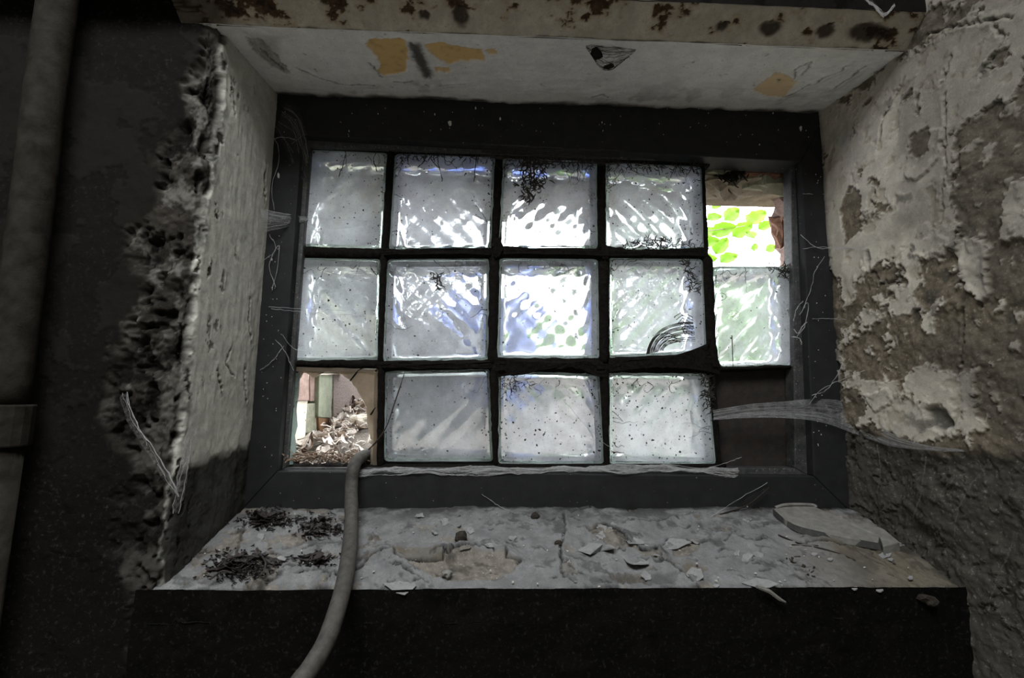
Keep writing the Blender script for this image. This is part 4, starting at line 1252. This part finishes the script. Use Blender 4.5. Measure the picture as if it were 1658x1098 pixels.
oxr = lambda x, y: onX(x, y, XR - .006)
web_sheet('cobweb', [[onY(1155, 680, .012), onY(1210, 677, .0), onY(1270, 677, -.008), onY(1330, 684, -.012), onY(1385, 703, -.03), oxr(1440, 722), oxr(1500, 729), oxr(1560, 731)],
                     [onY(1155, 678, .012), onY(1210, 670, .004), onY(1270, 668, .0), onY(1330, 672, -.004), onY(1385, 688, -.02), oxr(1440, 716), oxr(1500, 726), oxr(1560, 730)],
                     [onY(1155, 664, .014), onY(1210, 655, .008), onY(1270, 650, .004), onY(1330, 646, .0), onY(1385, 655, -.012), oxr(1440, 700), oxr(1500, 721), oxr(1560, 729)]],
          M['web'], 'long white cobweb stretched from the lower right block to the right wall', 70, 1, 60, 14, .00009)
web_sheet('cobweb', [[onY(420, 338, -.03), onY(450, 344, -.02), onY(480, 350, .01), onY(500, 354, .02)], [onY(424, 352, -.03), onY(452, 356, -.02), onY(480, 354, .01), onY(500, 355, .02)],
                     [onY(428, 376, -.02), onY(455, 370, -.01), onY(480, 362, .012), onY(500, 356, .02)]], M['web'], 'white fan of cobweb on the left stile beside the top left block', 34, 2, 24, 10)
web_sheet('cobweb', [[onSoffit(948, 72) - [0, 0, .002], onSoffit(965, 72), onSoffit(990, 74), onSoffit(1030, 78) - [0, 0, .002]],
                     [onSoffit(950, 76) - [0, 0, .004], onSoffit(966, 82) - [0, 0, .012], onSoffit(992, 86) - [0, 0, .012], onSoffit(1026, 82) - [0, 0, .004]],
                     [onSoffit(958, 82) - [0, 0, .006], onSoffit(972, 92) - [0, 0, .02], onSoffit(990, 96) - [0, 0, .02], onSoffit(1010, 90) - [0, 0, .008]]],
          M['web'], 'small cobweb pouch hanging from the soffit by the rusted lip', 26, 3, 24, 8, .0003, M['thread_dark'])
place('egg_sac', rock_mesh('egg_sac', .008, 4, 2, .5, 2.2), M['moss'], onSoffit(967, 78) - [0, .0, .010], (0, .4, .3), (1, .8, .9), 'dark lump caught at the left of the hanging soffit cobweb', 'egg sac', None)
place('egg_sac', rock_mesh('egg_sac', .006, 9, 2, .5, 2.2), M['moss'], onSoffit(985, 90) - [0, .0, .019], (0, -.3, .3), (1.3, .8, .6), 'dark crumb clot at the bottom tip of the hanging soffit cobweb', 'egg sac', None)
oyf = lambda x, y, d=.0: onY(x, y, -DEP - .010 - d)
web_sheet('cobweb', [[oyf(195, 640), oyf(205, 680), oyf(232, 725), oyf(258, 765), oyf(280, 800)], [oyf(205, 632), oyf(216, 675), oyf(245, 722), oyf(270, 760), oyf(290, 800)]],
          M['web_dense'], 'dusty grey web strand sloping down the dark wall at the lower left', 8, 4, 40, 8, .0003, None, .006)
web_sheet('cobweb', [[oyf(308, 690), oyf(298, 720), oyf(292, 750), oyf(284, 790), oyf(278, 830)], [oyf(322, 690), oyf(312, 722), oyf(306, 760), oyf(298, 800), oyf(290, 830)]],
          M['web_dense'], 'dusty grey web hanging along the broken corner above the sill', 8, 5, 40, 8, .0003, None, .006)
web_sheet('cobweb', [[onY(1398, 0, LY - .02), onY(1412, 10, LY - .02), onY(1432, 27, LY - .02), onY(1450, 10, LY - .02)], [onY(1408, -4, LY - .01), onY(1420, 8, LY - .01), onY(1434, 20, LY - .01), onY(1448, 4, LY - .01)]],
          M['web_dense'], 'grey cobweb loop in the dark top right corner', 12, 6, 20, 6, .0004)
web_sheet('cobweb', [[onY(1195, 772, -.002), onY(1120, 766, -.003), onY(1000, 766, -.003), onY(900, 768, -.003), onY(790, 768, -.003), onY(680, 766, -.003), onY(580, 768, -.003)],
                     [onY(1195, 758, .016), onY(1120, 757, .014), onY(1000, 756, .016), onY(900, 758, .014), onY(790, 757, .016), onY(680, 757, .014), onY(580, 757, .016)]],
          M['web_dense'], 'dusty web lining the ledge along the bottom of the glass blocks', 70, 7, 140, 8, .0003, None, .009)
web_sheet('cobweb', [[onY(575, 768, -.004), onY(590, 772, -.006), onY(608, 766, -.004), onY(625, 762, -.002)], [onY(575, 760, .0), onY(590, 762, .0), onY(608, 760, .002), onY(625, 760, .002)]],
          M['web'], 'little white web tucked under the hose where it crosses the frame', 10, 8, 20, 6)
web_sheet('cobweb', [[onY(462, 168, -.03), onY(485, 180, -.02), onY(496, 220, .0), onY(500, 250, .012)], [onY(445, 210, -.02), onY(462, 240, -.012), onY(478, 280, .005), onY(492, 300, .012)]],
          M['web_thin'], 'sooty haze of web in the top left corner of the frame', 16, 9, 24, 10, .00012)
web_sheet('cobweb', [[onY(780, 232, -.004), onY(850, 236, -.004), onY(930, 240, -.004), onY(1010, 242, -.004)], [onY(780, 256, .02), onY(850, 262, .02), onY(930, 268, .02), onY(1010, 268, .02)]],
          M['web_thin'], 'thin sooty web under the top rail in front of the middle blocks', 60, 10, 40, 8, .0003, M['thread_dark'])


def strands(label, lists, rad, mat, sd, wob=.0015):
    mb = MB(); rr = np.random.default_rng(sd)
    for L in lists:
        path = smooth_path(L, 16); mb.tube([p + rr.normal(0, wob * .3, 3) for p in path], [rad * rr.uniform(.6, 1.5) for _ in path], 4, False)
    tag(mb.build('cobweb_strand', mat, smooth=True), label, 'cobweb', None, 'stuff')


strands('loose web strands crossing the two left blocks', [[onY(430, 340, -.03), onY(500, 352, .015), onY(615, 358, .022)], [onY(440, 500, -.02), onY(500, 506, .015), onY(605, 513, .022)],
        [onY(435, 497, -.02), onY(495, 500, .012), onY(560, 503, .022)], [onY(455, 540, -.01), onY(480, 566, .01), onY(530, 568, .022)], [onY(498, 366, .02), onY(540, 370, .022), onY(590, 366, .022)]], .00035, M['thread'], 3)
strands('tangled web strands on the left stile of the frame', [[onY(420, 425, -.004), onY(440, 412, -.006), onY(452, 398, -.006), onY(448, 440, -.004), onY(440, 470, -.004)],
        [onY(430, 215, -.006), onY(447, 228, -.008), onY(452, 260, -.004), onY(440, 300, -.004), onY(444, 340, -.004)], [onY(425, 232, -.004), onY(455, 222, -.004), onY(478, 226, .0)],
        [onY(436, 380, -.004), onY(446, 400, -.006), onY(436, 430, -.004), onY(446, 465, -.004)], [onY(420, 600, -.004), onY(440, 585, -.004), onY(460, 560, .0)],
        [onY(446, 550, -.003), onY(462, 570, .0), onY(476, 600, .01)]], .0005, M['thread'], 4)
strands('pale web strands running from the right stile to the right wall', [[onY(1300, 314, -.002), onY(1340, 314, -.004), oxr(1380, 312)], [onY(1296, 380, -.002), onY(1325, 402, -.010), oxr(1360, 400), oxr(1405, 405)],
        [onY(1300, 403, -.002), onY(1330, 400, -.01), oxr(1375, 404)], [onY(1302, 498, -.004), onY(1312, 470, -.006), onY(1320, 440, -.006), onY(1335, 415, -.01)],
        [onY(1294, 510, -.004), onY(1308, 490, -.008), onY(1304, 525, -.006), onY(1290, 545, -.0)], [onY(1316, 516, -.002), onY(1345, 516, -.004), oxr(1370, 517)],
        [onY(1315, 640, -.004), onY(1340, 630, -.01), oxr(1365, 590)], [onY(1310, 655, -.004), onY(1325, 635, -.012), onY(1350, 620, -.02), oxr(1400, 600)]], .00045, M['thread'], 5)
strands('knotted pale web below the right end of the last block', [[onY(1285, 532, .01), onY(1292, 540, .0), onY(1300, 528, -.004), onY(1306, 522, -.004)], [onY(1282, 545, .01), onY(1294, 548, .0), onY(1298, 558, -.002)],
        [onY(1285, 520, .01), onY(1290, 500, .002), onY(1300, 488, -.004)]], .0007, M['thread'], 6)
strands('long fine threads from the lower blocks down across the bottom rail', [[onY(780, 800, -.002), onY(810, 820, -.006), onSill(835, 832, .002)], [onSill(1150, 838, .004), onY(1190, 812, -.006), onY(1242, 782, -.003)],
        [onY(905, 640, .02), onY(1000, 730, .02), onY(1190, 768, .0)], [onY(1140, 760, .004), onY(1180, 748, .006), onY(1200, 740, .004)]], .0004, M['thread'], 7)
strands('black sooty strands dangling from the top rail over the blocks', [[onY(x, 245 + (x - 600) * .03, .016), onY(x + random.uniform(-6, 6), 258, .018), onY(x + random.uniform(-16, 16), 275 + random.uniform(-6, 20), .022)] for x in
        (560, 610, 664, 690, 700, 712, 770, 800, 826, 838, 846, 868, 876, 884, 905, 935, 950, 990, 1020, 1060, 1092, 1100, 1110, 1125)], .0007, M['thread_dark'], 8)
strands('grey root-like web strands on the damp lower right wall', [[oxr(1600, 750), oxr(1570, 790), oxr(1550, 830), oxr(1545, 870)], [oxr(1420, 720), oxr(1425, 760), oxr(1420, 800)], [oxr(1640, 880), oxr(1610, 950), oxr(1600, 990)], [oxr(1500, 740), oxr(1490, 800), oxr(1478, 840)]], .0009, M['web_dense'], 9)

# ================================================================== OUTSIDE
# ground rising away from the window
s = Surf(np.concatenate([np.arange(-1.6, 1.6, .04), [1.6, 2.5, 4, 7]]) if False else np.linspace(-6, 6, 121), np.concatenate([np.arange(.05, 1.5, .03), np.linspace(1.5, 12, 40)]), .01, 91)
def ground_z(x, y):
    return np.interp(y, [0, .1, .33, .55, 1.0, 2.0, 4.0, 12], [-.42, -.405, -.345, -.30, -.24, -.10, .15, .9]) + .012 * fbm(x, y, 8, 3, 131)
S(s.build('ground', M['ground'], lambda u, v, h: (u, v, ground_z(u, v))), 'bank of soil and leaf litter rising outside the window', 'ground')

# left side wall of the light well with its separate bricks
gl_ = empty('wall_outside_left', (-.62, .5, -.3)); S(gl_, 'weathered brick and pebbled side wall outside the broken block', 'wall')
mb = MB(); mb.box(-1.0, -.615, .20, 1.6, -1.0, -.05); keep_world(mb.build('masonry_core', M['brick_green']), gl_)
XW = -.603
def jamb_piece(name, L, proud, mat, label=None, depth=.04, rough=.002):
    pts = []
    n = len(L)
    for i in range(n):
        a, b = np.array(L[i], float), np.array(L[(i + 1) % n], float)
        for j in range(4):
            t = j / 4; p = a * (1 - t) + b * t + .5 * np.array([noise2(i * 4 + j, proud * 900, 2), noise2(i * 4 + j, proud * 900, 3)]); pts.append(p)
    f = [onX(x, y, XW + proud) for x, y in pts]; bk = [np.array([XW - depth, p[1], p[2]]) for p in f]
    mb = MB(); mb.prism(f, bk); o = mb.build(name, mat, bevel=.002); keep_world(o, gl_); tag(o, label); return o


jamb_piece('brick', [(470, 600), (500, 600), (501, 649), (472, 650)], .010, M['brick_pink'])
jamb_piece('brick', [(502, 602), (513, 606), (514, 649), (503, 650)], .002, M['brick_pink'])
jamb_piece('brick', [(472, 654), (492, 654), (490, 703), (468, 704)], -.008, M['brick_brown'], 'dark brown recessed brick')
jamb_piece('brick', [(493, 654), (515, 653), (518, 698), (491, 703)], .004, M['brick_green'], 'grey green brick')
jamb_piece('post', [(517, 606), (539, 606), (537, 677), (516, 676)], .012, M['post'], 'greenish upright post')
jamb_piece('post_foot', [(516, 676), (537, 677), (536, 700), (518, 700)], .010, mat_plain('rotten_wood', (.17, .09, .04), (.10, .05, .025), 60, .9, .6), 'orange brown rotten foot of the post')
jamb_piece('render_panel', [(540, 602), (566, 598), (612, 596), (612, 665), (575, 672), (540, 700)], .003, M['render'], 'pebbled pinkish render panel')
jamb_piece('coping_stone', [(513, 600), (560, 596), (560, 605), (530, 607), (513, 607)], .016, M['stone'], 'pale coping piece')

# stones of the outer arch over the gap at the top right
def stone(root, corners, th, mat, sd, name='stone', bev=.006):
    """corners: quad on the underside or side face, th: thickness vector"""
    mb = MB(); c = [np.array(p, float) for p in corners]
    n = 5; V_ = []; Fc = []
    nrm = np.array(th, float); nl = nrm / np.linalg.norm(nrm)
    for s_ in (0, 1):
        for i in range(n):
            for j in range(n):
                u, v = i / (n - 1), j / (n - 1)
                p = (c[0] * (1 - u) + c[1] * u) * (1 - v) + (c[3] * (1 - u) + c[2] * u) * v
                e = min(u, 1 - u, v, 1 - v) * 4
                p = p + nrm * s_ + nl * ((1 if s_ else -1) * .006 * (min(1, e) - .5)) + .007 * np.array([noise2(i * 1.1 + sd, j * 1.3 + s_ * 5, 1), noise2(i * 1.1 + sd, j * 1.3 + s_ * 5, 2), noise2(i * 1.1 + sd, j * 1.3 + s_ * 5, 3)])
                V_.append(p)
    g = lambda s_, i, j: s_ * n * n + i * n + j
    for s_ in (0, 1):
        for i in range(n - 1):
            for j in range(n - 1):
                f = (g(s_, i, j), g(s_, i + 1, j), g(s_, i + 1, j + 1), g(s_, i, j + 1)); Fc.append(f if s_ == 0 else f[::-1])
    ring = [(i, 0) for i in range(n)] + [(n - 1, j) for j in range(1, n)] + [(i, n - 1) for i in range(n - 2, -1, -1)] + [(0, j) for j in range(n - 2, 0, -1)]
    for k in range(len(ring)):
        a, b = ring[k], ring[(k + 1) % len(ring)]
        Fc.append((g(0, *a), g(1, *a), g(1, *b), g(0, *b)))
    o = mesh(name, V_, Fc, mat, None, False); keep_world(o, root); return o


ZU = .18
def under(L, z=ZU):
    P4 = [on(x, y, (0, 0, 1), (0, 0, z)) for x, y in L]
    return [np.array([p[0], max(p[1], .055), p[2]]) for p in P4]
# a course of lintel stones across the whole opening, those over the gap as the photograph shows them
TOPS = [(-.66, -.50), (-.49, -.36), (-.35, -.17), (-.16, .0), (.01, .135)]
for i, (a, b) in enumerate(TOPS):
    stone(ltop, [(a, .115, ZU), (b, .115, ZU), (b, .265, ZU - .006), (a, .265, ZU - .006)], (0, 0, .05), M['stone_brown'] if i % 2 else M['stone_grey'], i * 3.3)
stone(ltop, under([(1120, 290), (1160, 262), (1200, 312), (1135, 330)], ZU), (0, 0, .06), M['stone_brown'], 1.1)
stone(ltop, under([(1150, 262), (1225, 255), (1210, 305), (1190, 302)], ZU + .008), (0, 0, .06), M['stone_grey'], 2.1)
stone(ltop, under([(1130, 296), (1172, 292), (1186, 330), (1128, 326)], ZU - .006), (0, 0, .07), M['stone_brown'], 3.6)
stone(ltop, under([(1176, 300), (1232, 288), (1240, 318), (1190, 328)], ZU - .004), (0, 0, .07), M['stone_brown'], 3.1)
stone(ltop, under([(1226, 258), (1285, 262), (1288, 300), (1235, 290)], ZU + .004), (0, 0, .06), M['brick_red'], 4.1, 'brick')
stone(ltop, under([(1205, 308), (1240, 296), (1285, 310), (1284, 326), (1212, 321)], ZU - .014)[:4], (0, 0, .06), M['stone_grey'], 5.1)
# right jamb stones seen through the gap
XJ = .43
def sideq(L, x=XJ): return [onX(px, py, x) for px, py in L]
stone(wout, sideq([(1248, 322), (1296, 318), (1296, 352), (1248, 355)], XJ - .004), (.07, 0, 0), M['brick_pink'], 6.1, 'brick')
stone(wout, sideq([(1243, 352), (1264, 350), (1264, 399), (1250, 401)], XJ - .008), (.07, 0, 0), M['brick_red'], 7.1, 'brick')
stone(wout, sideq([(1264, 344), (1296, 340), (1296, 396), (1264, 400)], XJ - .002), (.07, 0, 0), M['brick_pink'], 8.1, 'brick')
stone(wout, sideq([(1254, 397), (1296, 391), (1296, 432), (1257, 434)], XJ - .004), (.07, 0, 0), M['brick_pink'], 9.1, 'brick')
# mossy dirt clump hanging in the gap
mb = MB(); r_ = np.random.default_rng(3)
for i in range(70):
    t = r_.random(); c = np.array([1172 + 38 * t, 268 + 14 * math.sin(3 * t + .3) + (8 if t < .35 else 0)]) + r_.normal(0, 4.5, 2)
    pts = [onY(*(c + r_.normal(0, 4, 2)), GY + .02 + .015 * r_.random()) for _ in range(4)]
    mb.tube(smooth_path(pts, 8), .0012, 4)
for L in ([(1172, 268), (1160, 262), (1140, 272)], [(1185, 290), (1192, 302), (1196, 304)], [(1200, 285), (1212, 272), (1214, 268)], [(1190, 262), (1196, 250)]):
    mb.tube([onY(*p, GY + .02) for p in L], .0012, 4)
tag(mb.build('moss_clump', M['moss']), 'black clump of dead moss hanging at the top of the open gap', 'moss')

# sunlit stone and litter outside the broken block
p = onX(584, 655, -.52)
place('rock', rock_mesh('rock', .020, 17, 3, .35), M['stone'], (p[0], p[1], float(ground_z(p[0], p[1])) + .018), (0, .3, .4), (1.1, .9, .8), 'pale rock on the leaf litter seen through the broken block', 'rock', None)
dl = [leaf_mesh('dry_leaf', .036, .02, .5 + .3 * i, 20 + i, 6) for i in range(3)]; pl_ = [leaf_mesh('pale_dry_leaf', .034, .018, .5 + .35 * i, 30 + i, 6) for i in range(4)]
r_ = np.random.default_rng(33)
for i in range(270):
    y = .045 + .75 * r_.random() ** 1.5; x = r_.uniform(-.60, -.40 if y < .2 else -.50 + .1 * max(0, y - .55))
    pale = r_.random() < .72
    me = pl_[i % 4] if pale else dl[i % 3]
    place('dry_leaf', me, M['leaf_pale'] if pale else M['leaf_dry'], (x, y, float(ground_z(x, y)) + .006 + .016 * r_.random()), (r_.normal(0, .5), r_.normal(0, .5), r_.uniform(0, 6.28)), r_.uniform(.5, 1.2),
          ('bleached dry leaf in the litter outside the broken block' if pale else 'brown dry leaf in the litter outside the broken block'), 'leaf', 'bleached leaves outside the broken block' if pale else 'brown leaves outside the broken block')
mb = MB()
for i in range(520):
    y = .04 + .8 * r_.random() ** 1.4; x = r_.uniform(-.60, -.40 if y < .2 else -.50); z = float(ground_z(x, y)) + .004 + .022 * r_.random(); a = r_.uniform(0, 6.28); l = r_.uniform(.008, .03)
    d = np.array([math.cos(a), math.sin(a), r_.normal(0, .25)]) * l
    p = np.array([x, y, z]); mb.tube([p, p + d * .5 + [0, 0, .003], p + d], r_.uniform(.0006, .0016), 4)
o = mb.build('leaf_litter', M['leaf_pale']); tag(o, 'fine straw and twig litter outside the broken block', 'litter', None, 'stuff')
mb = MB()
for i in range(150):
    y = r_.uniform(.005, .075); x = r_.uniform(-.565, -.42); z = float(onY(540, 752, y)[2]) + .003 + .014 * r_.random(); a = r_.uniform(0, 6.28); l = r_.uniform(.006, .026)
    d = np.array([math.cos(a), .5 * math.sin(a), r_.normal(0, .3)]) * l
    p = np.array([x, y, z]); mb.tube([p, p + d * .5 + [0, 0, .003], p + d], r_.uniform(.0005, .0014), 4)
o = mb.build('straw_litter', M['leaf_dry']); tag(o, 'dark straw and root litter piled in the bottom of the broken block', 'litter', None, 'stuff')

# ---- plants
def broad_leaf(name, L=.07, Wd=.05, sd=0):
    n = 8; V_ = []; Fc = []
    for i in range(n):
        t = i / (n - 1); w_ = Wd * (math.sin(math.pi * t ** .8) ** .65 if 0 < t < 1 else .02) * .5 * (1 + .06 * (-1) ** i)
        for k in (-1, -.5, 0, .5, 1): V_.append((L * t, w_ * k, .010 * abs(k) - .02 * t * t + .003 * noise2(i, k + sd, 4)))
    for i in range(n - 1):
        for k in range(4): Fc.append((i * 5 + k, (i + 1) * 5 + k, (i + 1) * 5 + k + 1, i * 5 + k + 1))
    me = bpy.data.meshes.new(name); me.from_pydata(V_, [], Fc)
    for p in me.polygons: p.use_smooth = True
    return me


bush = empty('leafy_shrub', (.45, 1.1, -.1)); tag(bush, 'shrub with broad bright green leaves seen through the open gap', 'shrub')
blm = [broad_leaf('leaf', .062, .046, i) for i in range(3)]
for m_ in blm: m_.materials.append(M['leaf_green'])
LV = [(1157, 352, 24, .3), (1185, 347, 30, .7), (1225, 352, 34, .6), (1172, 372, 34, .2), (1202, 372, 32, .5), (1150, 392, 26, .1), (1168, 398, 30, .9), (1180, 418, 28, .4), (1240, 365, 22, .3), (1150, 376, 28, .8), (1215, 380, 20, 2.0), (1222, 400, 14, 1.4), (1160, 335, 14, .2), (1248, 402, 18, .5), (1148, 420, 22, .1)]
for i, (x, y, w_, a) in enumerate(LV):
    yy = 1.0 + .25 * ((i * 7) % 5) / 5
    c = onY(x, y, yy); sc = w_ / F * (yy + .81) / .062 * 1.15
    o = bpy.data.objects.new('leaf', blm[i % 3]); COL.objects.link(o)
    fwd = Vector(CAM - c).normalized()
    xx = Vector((math.cos(a), 0, math.sin(a))); zz_ = (fwd + Vector((0, 0, .35)) + Vector((random.uniform(-.3, .3), 0, random.uniform(-.2, .3)))).normalized(); yyv = zz_.cross(xx).normalized(); xx = yyv.cross(zz_)
    Mx = Matrix((xx, yyv, zz_)).transposed().to_4x4()
    Mx = Matrix.Translation(Vector(c) - xx * .031 * sc) @ Mx @ Matrix.Scale(sc, 4)
    o.parent = bush; o.matrix_parent_inverse = Matrix.Translation(-Vector(bush.location)); o.matrix_basis = Mx
mb = MB()
for i in range(5):
    x0 = .25 + .12 * i; mb.tube(smooth_path([(x0, 1.15 + .05 * i, -.25), (x0 + .03, 1.14, .05), (x0 - .05, 1.1, .28), (x0 - .12, 1.05, .42)], 12), .004, 5)
mb.tube(smooth_path([onY(1140, 375, 1.0), onY(1170, 371, 1.05), onY(1205, 366, 1.1)], 8), .002, 5)
keep_world(mb.build('stems', M['bark']), bush)


def leaf_cloud(n, centre, radii, size, sd):
    r_ = np.random.default_rng(sd); V_ = np.zeros((n, 4, 3)); c = r_.normal(0, 1, (n, 3)); c /= np.linalg.norm(c, axis=1, keepdims=True); c *= (r_.random((n, 1)) ** .45)
    c = c * np.array(radii) + np.array(centre)
    a = r_.normal(0, 1, (n, 3)); a /= np.linalg.norm(a, axis=1, keepdims=True); b = np.cross(a, r_.normal(0, 1, (n, 3))); b /= np.linalg.norm(b, axis=1, keepdims=True)
    sz = size * r_.uniform(.6, 1.3, (n, 1))
    V_[:, 0] = c - a * sz; V_[:, 1] = c + b * sz * .5; V_[:, 2] = c + a * sz; V_[:, 3] = c - b * sz * .5
    return np_mesh('foliage', V_.reshape(-1, 3), np.arange(n * 4).reshape(n, 4), False)


def shrub(name, label, cat, base, centre, radii, n, size, mat, sd, trunk=.02):
    r0 = empty(name, base); tag(r0, label, cat)
    f = link('foliage', leaf_cloud(n, centre, radii, size, sd), mat); f['kind'] = 'stuff'; keep_world(f, r0)
    mb = MB(); mb.tube(smooth_path([base, (np.array(base) + np.array(centre)) / 2 + [.02, 0, 0], centre], 8), trunk, 7); keep_world(mb.build('trunk', M['bark'], smooth=True), r0)


def gz(x, y): return float(ground_z(np.array(x), np.array(y)))
shrub('bush', 'green bush outside behind the right hand glass blocks', 'bush', (1.22, 1.9, gz(1.22, 1.9)), (1.22, 1.9, .16), (.40, .25, .36), 1700, .045, M['leaf_green'], 1)
shrub('bush', 'low green bush outside behind the lower middle blocks', 'bush', (.0, 2.2, gz(.0, 2.2)), (.0, 2.2, .0), (.38, .3, .16), 700, .05, M['leaf_deep'], 2)
shrub('bush', 'tall dull grey bush outside behind the left hand glass blocks', 'bush', (-1.50, 2.6, gz(-1.50, 2.6)), (-1.50, 2.6, .8), (1.22, .6, 1.1), 6000, .07, M['leaf_grey'], 3)
shrub('tree', 'leafy tree beyond the bank behind the fourth column of blocks', 'tree', (1.02, 3.0, gz(1.02, 3.0)), (1.02, 3.0, 1.0), (.56, .5, 1.1), 1800, .07, M['leaf_deep'], 4, .06)
shrub('tree', 'tree beyond the bank on the left', 'tree', (-2.4, 4.8, gz(-2.4, 4.8)), (-2.4, 4.8, 2.4), (2.0, 1.0, 2.0), 2600, .10, M['leaf_grey'], 5, .10)
shrub('weed', 'low green weeds outside behind the lowest middle block', 'weed', (.04, .95, gz(.04, .95)), (.04, .95, gz(.04, .95) + .10), (.16, .10, .12), 420, .024, M['leaf_green'], 7, .004)
shrub('weed', 'low green weeds outside behind the lowest right block', 'weed', (.36, .85, gz(.36, .85)), (.36, .85, gz(.36, .85) + .10), (.15, .10, .12), 420, .024, M['leaf_green'], 8, .004)

# blue sheeting and the dark tub dimly visible through the second column
TX, TY = -.215, .66
tub = empty('blue_tub', (TX, TY, gz(TX, TY))); tag(tub, 'blurred blue plastic tub outside behind the second column of blocks', 'tub')
z0 = gz(TX, TY)
mb = MB(); mb.tube([(TX, TY, z0 - .02), (TX, TY, z0 + .08), (TX, TY, z0 + .2), (TX, TY, z0 + .30)], [.135, .15, .16, .165], 24); keep_world(mb.build('tub_body', M['blue'], smooth=True), tub)
mb = MB(); mb.tube([(TX + .168 * math.cos(g), TY + .168 * math.sin(g), z0 + .30) for g in np.linspace(0, 6.283, 25)], .008, 6); keep_world(mb.build('tub_rim', M['blue'], smooth=True), tub)
BX, BY = -.37, .42
z1 = gz(BX, BY)
bk = empty('grey_bucket', (BX, BY, z1)); tag(bk, 'dark grey bucket outside behind the block beside the broken one', 'bucket')
mb = MB(); mb.tube([(BX, BY, z1 - .01), (BX, BY, z1 + .10), (BX, BY, z1 + .24)], [.095, .108, .12], 24); keep_world(mb.build('bucket_body', M['grey_dark'], smooth=True), bk)
mb = MB(); mb.tube([(BX + .122 * math.cos(g), BY + .122 * math.sin(g), z1 + .24) for g in np.linspace(0, 6.283, 25)], .005, 6); keep_world(mb.build('bucket_rim', M['grey_dark'], smooth=True), bk)
